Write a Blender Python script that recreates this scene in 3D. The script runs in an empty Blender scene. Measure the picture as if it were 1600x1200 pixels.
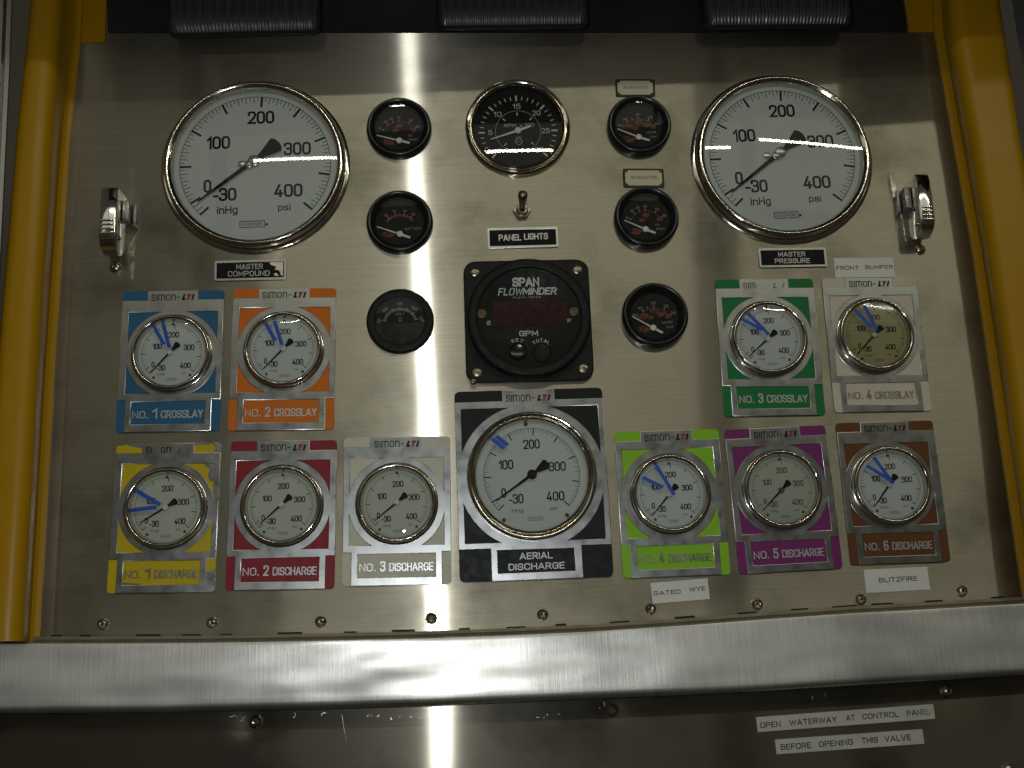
import bpy, bmesh, math, random
from mathutils import Vector, Matrix, Euler, noise
random.seed(4)
SC = bpy.context.scene
COL = SC.collection
R_ = math.radians
PI = math.pi

# ---------------------------------------------------------------- camera, world, lamps, exposure
F = 1750.0                      # focal length in pixels of a 1600 px wide picture
DIST = 0.86                     # metres from lens to panel along the view axis
LEAN = R_(25)                   # the panel leans back


def _unit(v):
    return v / v.length


_X = _unit(Vector((33800 - 800, -936 - 600, F)))
_U = Vector((517 - 800, -6400 - 600, F))
_U = _unit(_U - _X * _U.dot(_X))
_N = _U.cross(_X)
if _N.z > 0:
    _N = -_N
RC = Matrix((_X, _U, _N))       # lens frame (right, down, forward) -> panel frame (right, up, out)
CAMP = RC @ Vector((0, 0, -DIST))
PW = Matrix.Translation((0, 0, 1.35)) @ Matrix((
    (1, 0, 0, 0),
    (0, math.sin(LEAN), -math.cos(LEAN), 0),
    (0, math.cos(LEAN), math.sin(LEAN), 0),
    (0, 0, 0, 1)))


def P(px, py, h=0.0):
    """where the line of sight of a photo pixel meets the plane h metres in front of the panel"""
    d = RC @ Vector((px - 800, py - 600, F))
    t = (h - CAMP.z) / d.z
    return CAMP + d * t


FOOT_U = P(727, 1030).x

cam = bpy.data.cameras.new('camera')
cam.sensor_width = 36
cam.lens = F / 1600 * 36
cam.clip_start = 0.01
cam.clip_end = 100
co = bpy.data.objects.new('camera', cam)
COL.objects.link(co)
_rt, _dn, _fw = RC @ Vector((1, 0, 0)), RC @ Vector((0, 1, 0)), RC @ Vector((0, 0, 1))
cm = Matrix((( _rt.x, -_dn.x, -_fw.x, CAMP.x), (_rt.y, -_dn.y, -_fw.y, CAMP.y), (_rt.z, -_dn.z, -_fw.z, CAMP.z), (0, 0, 0, 1)))
co.matrix_world = PW @ cm
SC.camera = co

world = bpy.data.worlds.new('World')
SC.world = world
world.use_nodes = True
wn, wl = world.node_tree.nodes, world.node_tree.links
bg = wn['Background']
tc = wn.new('ShaderNodeTexCoord')
sx = wn.new('ShaderNodeSeparateXYZ')
wl.new(tc.outputs['Generated'], sx.inputs[0])
rp = wn.new('ShaderNodeValToRGB')           # dim hall: dark floor, walls, paler ceiling
els = rp.color_ramp.elements
els[0].position = 0.0
els[0].color = (0.030, 0.026, 0.020, 1)
els[1].position = 1.0
els[1].color = (0.10, 0.094, 0.075, 1)
for pos, c in ((0.42, (0.055, 0.047, 0.035)), (0.5, (0.10, 0.088, 0.066)), (0.62, (0.06, 0.053, 0.04)), (0.78, (0.16, 0.148, 0.12))):
    e = els.new(pos)
    e.color = c + (1,)
mr = wn.new('ShaderNodeMapRange')
mr.inputs[1].default_value = -1
mr.inputs[2].default_value = 1
wl.new(sx.outputs['Z'], mr.inputs[0])
wl.new(mr.outputs[0], rp.inputs[0])
wl.new(rp.outputs[0], bg.inputs[0])
bg.inputs[1].default_value = 0.22


def area(name, u, v, h, tu, tv, w, l, power, col):
    la = bpy.data.lights.new(name, 'AREA')
    la.shape = 'RECTANGLE'
    la.size, la.size_y = w, l
    la.energy = power
    la.color = col
    ob = bpy.data.objects.new(name, la)
    COL.objects.link(ob)
    p = PW @ Vector((u, v, h))
    t = PW @ Vector((tu, tv, 0))
    z = (p - t).normalized()
    x = Vector((1, 0, 0))
    y = z.cross(x).normalized()
    ob.matrix_world = Matrix(((x.x, y.x, z.x, p.x), (x.y, y.y, z.y, p.y), (x.z, y.z, z.z, p.z), (0, 0, 0, 1)))
    return ob


WARM = (0.97, 0.96, 0.76)
for u0, u1 in ((-0.52, 0.60), (0.74, 1.90)):
    area('fluorescent_tube', (u0 + u1) / 2, 1.05, 1.80, (u0 + u1) / 4, 0, u1 - u0, 0.014, 2.0, WARM)
for u0, u1 in ((-1.95, -0.70), (-0.62, 0.63), (0.70, 1.95)):
    area('fluorescent_tube', (u0 + u1) / 2, 0.94, 1.80, (u0 + u1) / 4, 0, u1 - u0, 0.42, 0.54, WARM)
fl = bpy.data.lights.new('camera_flash', 'AREA')
fl.shape = 'RECTANGLE'
fl.size, fl.size_y = 0.022, 0.014
fl.energy = 1.1
fl.color = (0.92, 0.97, 1.0)
flo = bpy.data.objects.new('camera_flash', fl)
COL.objects.link(flo)
flo.matrix_world = co.matrix_world @ Matrix.Translation((-0.042, 0.024, 0.0))

SC.render.engine = 'CYCLES'
SC.view_settings.view_transform = 'Standard'
SC.view_settings.look = 'None'
SC.view_settings.exposure = 0.45
SC.view_settings.gamma = 1
SC.view_settings.use_curve_mapping = False
SC.cycles.max_bounces = 8
SC.cycles.use_denoising = True
SC.cycles.caustics_reflective = False
SC.cycles.caustics_refractive = False

# ---------------------------------------------------------------- materials


class NT:
    def __init__(s, name):
        s.m = bpy.data.materials.new(name)
        s.m.use_nodes = True
        s.n, s.l = s.m.node_tree.nodes, s.m.node_tree.links
        s.b = s.n['Principled BSDF']
        s.out = s.n['Material Output']

    def new(s, t, **k):
        q = s.n.new(t)
        for a, v in k.items():
            setattr(q, a, v)
        return q

    def noise(s, scale, detail=3, stretch=None, coord='Object', rough=0.5):
        t = s.new('ShaderNodeTexCoord')
        n = s.new('ShaderNodeTexNoise')
        n.inputs['Scale'].default_value = scale
        n.inputs['Detail'].default_value = detail
        n.inputs['Roughness'].default_value = rough
        src = t.outputs[coord]
        if stretch:
            mp = s.new('ShaderNodeMapping')
            mp.inputs['Scale'].default_value = stretch
            s.l.new(src, mp.inputs[0])
            src = mp.outputs[0]
        s.l.new(src, n.inputs['Vector'])
        return n.outputs['Fac']

    def ramp(s, fac, stops):
        r = s.new('ShaderNodeValToRGB')
        e = r.color_ramp.elements
        while len(e) < len(stops):
            e.new(0.5)
        for q, (p, c) in zip(e, stops):
            q.position = p
            q.color = (c, c, c, 1) if isinstance(c, (int, float)) else tuple(c) + (1,)
        s.l.new(fac, r.inputs[0])
        return r.outputs[0]

    def bump(s, h, strength, dist, b=None, prev=None):
        q = s.new('ShaderNodeBump')
        q.inputs['Strength'].default_value = strength
        q.inputs['Distance'].default_value = dist
        s.l.new(h, q.inputs['Height'])
        if prev is not None:
            s.l.new(prev, q.inputs['Normal'])
        if b is not None:
            s.l.new(q.outputs[0], b.inputs['Normal'])
        return q.outputs[0]


def setb(b, **k):
    for a, v in k.items():
        a = a.replace('_', ' ')
        if isinstance(v, tuple) and len(v) == 3:
            v = v + (1,)
        b.inputs[a].default_value = v


def simple(name, col, rough=0.5, metal=0.0, var=0.12, scale=60, coat=0.0, bump=0.0, bscale=400, spec=0.5):
    t = NT(name)
    setb(t.b, Base_Color=col, Roughness=rough, Metallic=metal, Coat_Weight=coat)
    t.b.inputs['Specular IOR Level'].default_value = spec
    f = t.noise(scale, 4)
    c = t.ramp(f, [(0.25, tuple(x * (1 - var) for x in col)), (0.75, tuple(min(1, x * (1 + var)) for x in col))])
    t.l.new(c, t.b.inputs['Base Color'])
    r = t.ramp(t.noise(scale * 2.3, 3), [(0.3, max(0.02, rough * 0.85)), (0.7, min(1, rough * 1.2))])
    t.l.new(r, t.b.inputs['Roughness'])
    if bump:
        t.bump(t.noise(bscale, 3), bump, 0.0006, t.b)
    return t.m


def brushed(name, col, lobes, scratch, wave, wave_stretch, wave_scale, stain=0.25, fine=0.10):
    """brushed sheet metal: several lobes (weight, alpha across u, alpha across v), streaky scratches, slightly wavy sheet"""
    t = NT(name)
    t.n.remove(t.b)
    tg = t.new('ShaderNodeTangent', direction_type='UV_MAP')
    tg.uv_map = 'UVMap'
    s1 = t.noise(1.0, 5, scratch, 'UV', 0.65)
    s2 = t.noise(9.0, 6, None, 'UV', 0.6)
    lo = tuple(c * (1 - stain) for c in col)
    c1 = t.ramp(s2, [(0.32, lo), (0.50, col), (1.0, tuple(min(1, c * 1.05) for c in col))])
    c2 = t.ramp(s1, [(0.25, 0.80), (0.75, 1.08)])
    mx = t.new('ShaderNodeMix', data_type='RGBA', blend_type='MULTIPLY')
    mx.inputs[0].default_value = 1.0
    t.l.new(c1, mx.inputs[6])
    t.l.new(c2, mx.inputs[7])
    hw = t.noise(wave_scale, 2, wave_stretch, 'UV')
    n1 = t.bump(hw, 1.0, wave)
    n2 = t.bump(s1, fine, 0.0003, None, n1)
    prev, acc = None, 0.0
    for wgt, au, av in lobes:
        g = t.new('ShaderNodeBsdfAnisotropic')
        r2 = math.sqrt(au * av)
        k = math.sqrt(min(au, av) / max(au, av))
        g.inputs['Roughness'].default_value = math.sqrt(r2)
        g.inputs['Anisotropy'].default_value = (1 - k) if au < av else -(1 - k)
        t.l.new(tg.outputs[0], g.inputs['Tangent'])
        t.l.new(n1 if min(au, av) < .1 else n2, g.inputs['Normal'])
        t.l.new(mx.outputs[2], g.inputs['Color'])
        acc += wgt
        if prev is None:
            prev = g.outputs[0]
        else:
            ms = t.new('ShaderNodeMixShader')
            ms.inputs[0].default_value = wgt / acc
            t.l.new(prev, ms.inputs[1])
            t.l.new(g.outputs[0], ms.inputs[2])
            prev = ms.outputs[0]
    t.l.new(prev, t.out.inputs[0])
    return t.m


PANEL = brushed('brushed_stainless_panel', (0.56, 0.515, 0.41), ((.58, .0042, .40), (.20, .032, .38), (.22, .20, .36)),
                (14, 900, 1), 0.0006, (5, 1.2, 1), 1.0, 0.42)
LEDGE = brushed('brushed_stainless_ledge', (0.82, 0.80, 0.74), ((.46, .12, .10), (.54, .80, .36)),
                (900, 16, 1), 0.0065, (6, 13, 1), 1.0, 0.3, 0.25)
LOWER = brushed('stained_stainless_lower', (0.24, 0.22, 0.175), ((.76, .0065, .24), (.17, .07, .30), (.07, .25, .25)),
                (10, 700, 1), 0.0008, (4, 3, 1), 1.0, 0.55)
TRACK = brushed('aluminium_track', (0.55, 0.55, 0.52), ((1, .1, .1),), (900, 8, 1), 0.0004, (5, 5, 1), 1.0)


def chrome_mat(name, col, rough, wob):
    t = NT(name)
    setb(t.b, Base_Color=col, Metallic=1.0, Roughness=rough)
    r = t.ramp(t.noise(220, 4), [(0.35, rough * 0.7), (0.7, rough * 1.8)])
    t.l.new(r, t.b.inputs['Roughness'])
    t.bump(t.noise(45, 1), wob, 0.001, t.b)
    return t.m


CHROME = chrome_mat('polished_bezel_steel', (0.66, 0.62, 0.54), 0.09, 0.25)
LATCH = chrome_mat('polished_latch_chrome', (0.74, 0.73, 0.69), 0.06, 0.35)
SCREW = chrome_mat('screw_steel', (0.50, 0.45, 0.37), 0.22, 0.3)
ALU = simple('cast_plate_aluminium', (0.38, 0.385, 0.375), 0.30, 1.0, 0.14, 45)
LATCHD = chrome_mat('dull_latch_metal', (0.36, 0.35, 0.33), 0.32, 0.1)
LETTER = simple('bright_letter_metal', (0.46, 0.46, 0.45), 0.5, 0.85, 0.1, 300)
BRONZE = chrome_mat('tarnished_switch_metal', (0.30, 0.25, 0.19), 0.28, 0.3)
BRASS = simple('dull_brass_lip', (0.22, 0.19, 0.12), 0.5, 0.3, 0.2)
YELLOW = simple('yellow_truck_paint', (0.42, 0.22, 0.002), 0.36, 0, 0.06, 8, 0.0, 0.02, 60, 0.3)
BLACKP = simple('black_bezel_plastic', (0.010, 0.0095, 0.010), 0.22, 0, 0.2, 50)
BLACKM = simple('black_instrument_case', (0.008, 0.0075, 0.0065), 0.55, 0, 0.3, 90, 0, 0.3, 300, 0.25)
FACE_B = simple('black_dial_face', (0.013, 0.012, 0.011), 0.6, 0, 0.2, 60, 0, 0, 400, 0.2)
FACE_T = simple('tachometer_face', (0.005, 0.005, 0.005), 0.6, 0, 0.2, 60, 0, 0, 400, 0.15)
DIALW = simple('white_dial_face', (0.51, 0.535, 0.51), 0.6, 0, 0.03, 30)
DIALA = simple('aged_dial_face', (0.47, 0.48, 0.40), 0.6, 0, 0.05, 40)
DIALY = simple('yellowed_dial_face', (0.38, 0.34, 0.16), 0.6, 0, 0.07, 40)
INK = simple('dial_ink', (0.006, 0.006, 0.007), 0.6, 0, 0.2, 60, 0, 0, 400, 0.2)
INKF = simple('faded_dial_ink', (0.09, 0.088, 0.08), 0.6, 0, 0.2)
INKW = simple('white_ink', (0.50, 0.50, 0.46), 0.6, 0, 0.08)
INKG = simple('dim_white_ink', (0.27, 0.27, 0.25), 0.6, 0, 0.2)
ORANGE_I = simple('orange_dial_ink', (0.15, 0.034, 0.012), 0.6, 0, 0.3, 700)
RED_I = simple('red_logo_ink', (0.32, 0.008, 0.012), 0.5)
NEEDLEW = simple('white_needle', (0.62, 0.61, 0.54), 0.5, 0, 0.05)
BLUE = simple('blue_marker_paint', (0.008, 0.075, 0.40), 0.55, 0, 0.15, 500)
LABELW = simple('white_label_tape', (0.70, 0.69, 0.63), 0.5, 0, 0.05, 50)
LABELD = simple('grimy_label_tape', (0.48, 0.47, 0.41), 0.55, 0, 0.12, 50)
CREAM = simple('cream_label_card', (0.60, 0.55, 0.38), 0.55, 0, 0.06)
TAN_I = simple('label_serif_ink', (0.13, 0.10, 0.07), 0.6)
RUBBER = simple('dark_gasket', (0.008, 0.008, 0.008), 0.6)
HEADER = simple('dark_header_steel', (0.055, 0.055, 0.05), 0.42, 0.7, 0.25, 12)
DARKGREY = simple('grey_side_panel', (0.10, 0.10, 0.09), 0.55, 0, 0.15, 12)
REDWIN = simple('red_display_window', (0.030, 0.002, 0.004), 0.25, 0, 0.3, 120, 0, 0, 400, 0.25)
RUST = simple('rusty_screw', (0.14, 0.085, 0.045), 0.5, 0.6, 0.4, 500)
GRIME = simple('dark_plate_edge', (0.03, 0.022, 0.014), 0.6)
PAINT = {}
for k, c in dict(blue=(0.022, 0.115, 0.22), orange=(0.62, 0.15, 0.008), yellow=(0.53, 0.40, 0.005), red=(0.25, 0.014, 0.024),
                 cream=(0.60, 0.57, 0.45), black=(0.005, 0.005, 0.006), lime=(0.25, 0.52, 0.018), purple=(0.18, 0.022, 0.135),
                 brown=(0.13, 0.045, 0.014), green=(0.008, 0.165, 0.038), beige=(0.60, 0.53, 0.41)).items():
    PAINT[k] = simple('plate_paint_' + k, c, 0.5, 0, 0.06, 70, 0, 0.08, 700, 0.25)


def glass_mat(name, tint, gain, rough):
    t = NT(name)
    tr = t.new('ShaderNodeBsdfTransparent')
    tr.inputs[0].default_value = tint + (1,)
    gl = t.new('ShaderNodeBsdfGlossy')
    gl.inputs['Roughness'].default_value = rough
    r = t.ramp(t.noise(90, 3), [(0.3, rough * 0.6), (0.75, rough * 1.8)])
    t.l.new(r, gl.inputs['Roughness'])
    fr = t.new('ShaderNodeFresnel')
    fr.inputs[0].default_value = 1.5
    mu = t.new('ShaderNodeMath', operation='MULTIPLY')
    mu.inputs[1].default_value = gain
    t.l.new(fr.outputs[0], mu.inputs[0])
    ms = t.new('ShaderNodeMixShader')
    t.l.new(mu.outputs[0], ms.inputs[0])
    t.l.new(tr.outputs[0], ms.inputs[1])
    t.l.new(gl.outputs[0], ms.inputs[2])
    t.l.new(ms.outputs[0], t.out.inputs[0])
    return t.m


GLASS = glass_mat('gauge_glass', (0.97, 0.98, 0.96), 0.7, 0.008)
GLASSD = glass_mat('dusty_gauge_glass', (0.90, 0.91, 0.88), 1.0, 0.06)
LAMPGL = NT('ribbed_lamp_glass')
setb(LAMPGL.b, Base_Color=(0.055, 0.062, 0.058), Roughness=0.26, IOR=1.45)
LAMPGL.bump(LAMPGL.noise(60, 3), 0.2, 0.001, LAMPGL.b)
LAMPGL = LAMPGL.m

# ---------------------------------------------------------------- mesh helpers
Q = .30
GLY = {
    '0': [[(0, 0, Q), (0, 1, Q), (.56, 1, Q), (.56, 0, Q), 'c']],
    '1': [[(0, .74), (.24, 1), (.24, 0)]],
    '2': [[(0, .74), (0, 1, Q), (.54, 1, Q), (.54, .58, .2), (0, 0), (.54, 0)]],
    '3': [[(0, .80), (0, 1, Q), (.54, 1, Q), (.54, .53, .24), (.2, .53)], [(.3, .53), (.54, .53, .26), (.54, 0, Q), (0, 0, Q), (0, .2)]],
    '4': [[(.34, 1), (0, .24), (.58, .24)], [(.42, .52), (.42, 0)]],
    '5': [[(.5, 1), (.06, 1), (.02, .54), (.12, .64, .1), (.54, .64, Q), (.54, 0, Q), (0, 0, Q), (0, .2)]],
    '6': [[(0, 0, Q), (0, .58, Q), (.54, .58, Q), (.54, 0, Q), 'c'], [(.50, .84), (.48, 1, .2), (0, 1, Q), (0, .30)]],
    '7': [[(0, 1), (.52, 1), (.16, 0)]],
    '8': [[(.03, .53, .22), (.03, 1, .24), (.51, 1, .24), (.51, .53, .22), 'c'], [(0, 0, .26), (0, .53, .26), (.54, .53, .26), (.54, 0, .26), 'c']],
    '9': [[(0, .42, Q), (0, 1, Q), (.54, 1, Q), (.54, .42, Q), 'c'], [(.04, .16), (.06, 0, .2), (.54, 0, Q), (.54, .70)]],
    'A': [[(0, 0), (.30, 1), (.34, 1), (.64, 0)], [(.12, .30), (.52, .30)]],
    'B': [[(0, 0), (0, 1), (.5, 1, .24), (.5, .53, .24), (0, .53)], [(.3, .53), (.56, .53, .26), (.56, 0, .26), (0, 0)]],
    'C': [[(.57, .70), (.57, 1, Q), (0, 1, Q), (0, 0, Q), (.57, 0, Q), (.57, .30)]],
    'D': [[(0, 0), (0, 1), (.57, 1, .34), (.57, 0, .34), 'c']],
    'E': [[(.48, 1), (0, 1), (0, 0), (.48, 0)], [(0, .52), (.42, .52)]],
    'F': [[(.48, 1), (0, 1), (0, 0)], [(0, .50), (.42, .50)]],
    'G': [[(.57, .72), (.57, 1, Q), (0, 1, Q), (0, 0, Q), (.57, 0, Q), (.57, .46), (.32, .46)]],
    'H': [[(0, 0), (0, 1)], [(.56, 0), (.56, 1)], [(0, .52), (.56, .52)]],
    'I': [[(0, 0), (0, 1)]],
    'K': [[(0, 0), (0, 1)], [(.54, 1), (0, .40)], [(.18, .60), (.56, 0)]],
    'L': [[(0, 1), (0, 0), (.46, 0)]],
    'M': [[(0, 0), (0, 1), (.34, .25), (.68, 1), (.68, 0)]],
    'N': [[(0, 0), (0, 1), (.56, 0), (.56, 1)]],
    'O': [[(0, 0, Q), (0, 1, Q), (.58, 1, Q), (.58, 0, Q), 'c']],
    'P': [[(0, 0), (0, 1), (.54, 1, .27), (.54, .46, .27), (0, .46)]],
    'R': [[(0, 0), (0, 1), (.54, 1, .26), (.54, .48, .26), (0, .48)], [(.28, .48), (.56, 0)]],
    'S': [[(.54, .76), (.54, 1, .27), (0, 1, .27), (0, .53, .24), (.54, .50, .24), (.54, 0, .27), (0, 0, .27), (0, .24)]],
    'T': [[(0, 1), (.56, 1)], [(.28, 1), (.28, 0)]],
    'U': [[(0, 1), (0, 0, Q), (.56, 0, Q), (.56, 1)]],
    'V': [[(0, 1), (.29, 0), (.33, 0), (.62, 1)]],
    'W': [[(0, 1), (.20, 0), (.43, .9), (.66, 0), (.86, 1)]],
    'X': [[(0, 0), (.56, 1)], [(0, 1), (.56, 0)]],
    'Y': [[(0, 1), (.29, .45), (.58, 1)], [(.29, .45), (.29, 0)]],
    'Z': [[(0, 1), (.54, 1), (0, 0), (.54, 0)]],
    '.': [[(0, .02), (.06, .02)]],
    ',': [[(.06, .06), (0, -.14)]],
    '-': [[(0, .36), (.30, .36)]],
    'i': [[(0, 0), (0, .66)], [(0, .95), (0, .98)]],
    '\u0131': [[(0, 0), (0, .72)]],
    'n': [[(0, 0), (0, .72)], [(0, .50), (.06, .72, .1), (.44, .72, .24), (.44, 0)]],
    'm': [[(0, 0), (0, .72), (.76, .72, .22), (.76, 0)], [(.38, .72), (.38, 0)]],
    'o': [[(0, 0, .24), (0, .72, .24), (.46, .72, .24), (.46, 0, .24), 'c']],
    's': [[(.42, .56), (.42, .72, .2), (0, .72, .2), (0, .38, .18), (.42, .34, .18), (.42, 0, .2), (0, 0, .2), (0, .16)]],
    'p': [[(0, -.28), (0, .72)], [(0, .1), (0, .72, .2), (.44, .72, .24), (.44, 0, .24), (0, 0, .2), (0, .2)]],
    'g': [[(.44, .6), (.44, .72, .1), (0, .72, .24), (0, 0, .24), (.44, 0, .2)], [(.44, .72), (.44, -.28, .24), (.04, -.28)]],
    'x': [[(0, 0), (.42, .6)], [(0, .6), (.42, 0)]],
    '\u03a9': [[(0, 0), (.2, 0), (.2, .12), (0, .35, .2), (0, 1, .3), (.7, 1, .3), (.7, .35, .2), (.5, .12), (.5, 0), (.7, 0)]],
}


def glyph_width(ch):
    return max(p[0] for st in GLY[ch] for p in st if p != 'c')


def word_strokes(body, w, h, wt, spacing, shear):
    """lay a word out in a w x h box; returns stroke polylines in final units and the stroke width"""
    gap = .24 * spacing
    x, lay = 0.0, []
    for ch in body:
        if ch == ' ':
            x += .34
            continue
        lay.append((ch, x))
        x += glyph_width(ch) + gap
    x -= gap
    ys = [p[1] for ch, _ in lay for st in GLY[ch] for p in st if p != 'c']
    y0, y1 = min(ys), max(ys)
    if len(body) == 1 and body in '-.':
        y0, y1 = y0 - .05, y1 + .05
    tw = wt * h
    sy = (h - tw) / max(y1 - y0, 1e-6)
    shw = shear * h
    sx_ = (w - tw - shw) / max(x, 1e-6)
    out = []
    for ch, ox in lay:
        for st in GLY[ch]:
            cl = st[-1] == 'c'
            pts = [p for p in st if p != 'c']
            P2 = [Vector(((ox + p[0]) * sx_, (p[1] - y0) * sy)) for p in pts]
            rad = [(p[2] if len(p) > 2 else 0) for p in pts]
            n = len(P2)
            res = []
            for i in range(n):
                if rad[i] == 0 or (not cl and i in (0, n - 1)):
                    res.append(P2[i])
                    continue
                a, b, c = P2[i - 1], P2[i], P2[(i + 1) % n]
                R0 = rad[i]
                da, db = a - b, c - b
                ka = min(R0 * (sx_ if abs(da.x) > abs(da.y) else sy), da.length * .499)
                kb = min(R0 * (sx_ if abs(db.x) > abs(db.y) else sy), db.length * .499)
                pa, pb = b + da.normalized() * ka, b + db.normalized() * kb
                for k in range(6):
                    t = k / 5
                    q = pa * (1 - t) ** 2 + b * 2 * t * (1 - t) * .5 * 2 + pb * t * t
                    e = (pa.lerp(pb, t) - b).length
                    res.append(q)
            cln = []
            for q in res:
                if not cln or (q - cln[-1]).length > 1e-7:
                    cln.append(q)
            if cl and (cln[0] - cln[-1]).length < 1e-7:
                cln.pop()
            out.append(([Vector((q.x - w / 2 + tw / 2 + shear * (q.y), q.y - h / 2 + tw / 2)) for q in cln], cl))
    return out, tw


def stroke_geo(pts, closed, tw, ext, dz):
    n = len(pts)
    L, Rr = [], []
    for i in range(n):
        a = pts[i - 1] if (i or closed) else None
        b = pts[(i + 1) % n] if (i < n - 1 or closed) else None
        p = pts[i]
        d0 = (p - a).normalized() if a is not None else None
        d1 = (b - p).normalized() if b is not None else None
        if d0 is None:
            d0 = d1
        if d1 is None:
            d1 = d0
        t = d0 + d1
        t = t.normalized() if t.length > 1e-4 else d1
        nn = Vector((-t.y, t.x))
        c = max(.45, nn.dot(Vector((-d1.y, d1.x))))
        k = tw / 2 / c
        q = p
        if a is None:
            q = p - d1 * tw * .48
        elif b is None:
            q = p + d0 * tw * .48
        L.append(q + nn * k)
        Rr.append(q - nn * k)
    z = ext + dz
    vs = [(q.x, q.y, z) for q in L] + [(q.x, q.y, z) for q in Rr]
    m = n if closed else n - 1
    fs = [(i, n + i, n + (i + 1) % n, (i + 1) % n) for i in range(m)]
    if ext:
        vs += [(q.x, q.y, 0) for q in L] + [(q.x, q.y, 0) for q in Rr]
        fs += [(i, (i + 1) % n, 2 * n + (i + 1) % n, 2 * n + i) for i in range(m)] + [(n + i, 3 * n + i, 3 * n + (i + 1) % n, n + (i + 1) % n) for i in range(m)]
        if not closed:
            fs += [(0, 2 * n, 3 * n, n), (n - 1, 2 * n - 1, 4 * n - 1, 3 * n - 1)]
    return vs, fs


def fill_geo(outer, holes, depth, bevel):
    """flat plate with openings (even-odd), thickness depth, softened edges"""
    cu = bpy.data.curves.new('plate', 'CURVE')
    cu.dimensions = '2D'
    cu.fill_mode = 'BOTH'
    cu.extrude = max(depth / 2 - bevel, 1e-5)
    cu.bevel_depth = bevel
    cu.bevel_resolution = 1
    cu.offset = -bevel
    for ring in [outer] + holes:
        sp = cu.splines.new('POLY')
        sp.points.add(len(ring) - 1)
        for q, (x, y) in zip(sp.points, ring):
            q.co = (x, y, 0, 1)
        sp.use_cyclic_u = True
    ob = bpy.data.objects.new('plate', cu)
    me = ob.to_mesh()
    vs = [v.co.copy() for v in me.vertices]
    fs = [tuple(p.vertices) for p in me.polygons]
    ob.to_mesh_clear()
    bpy.data.objects.remove(ob)
    bpy.data.curves.remove(cu)
    return vs, fs


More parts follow.
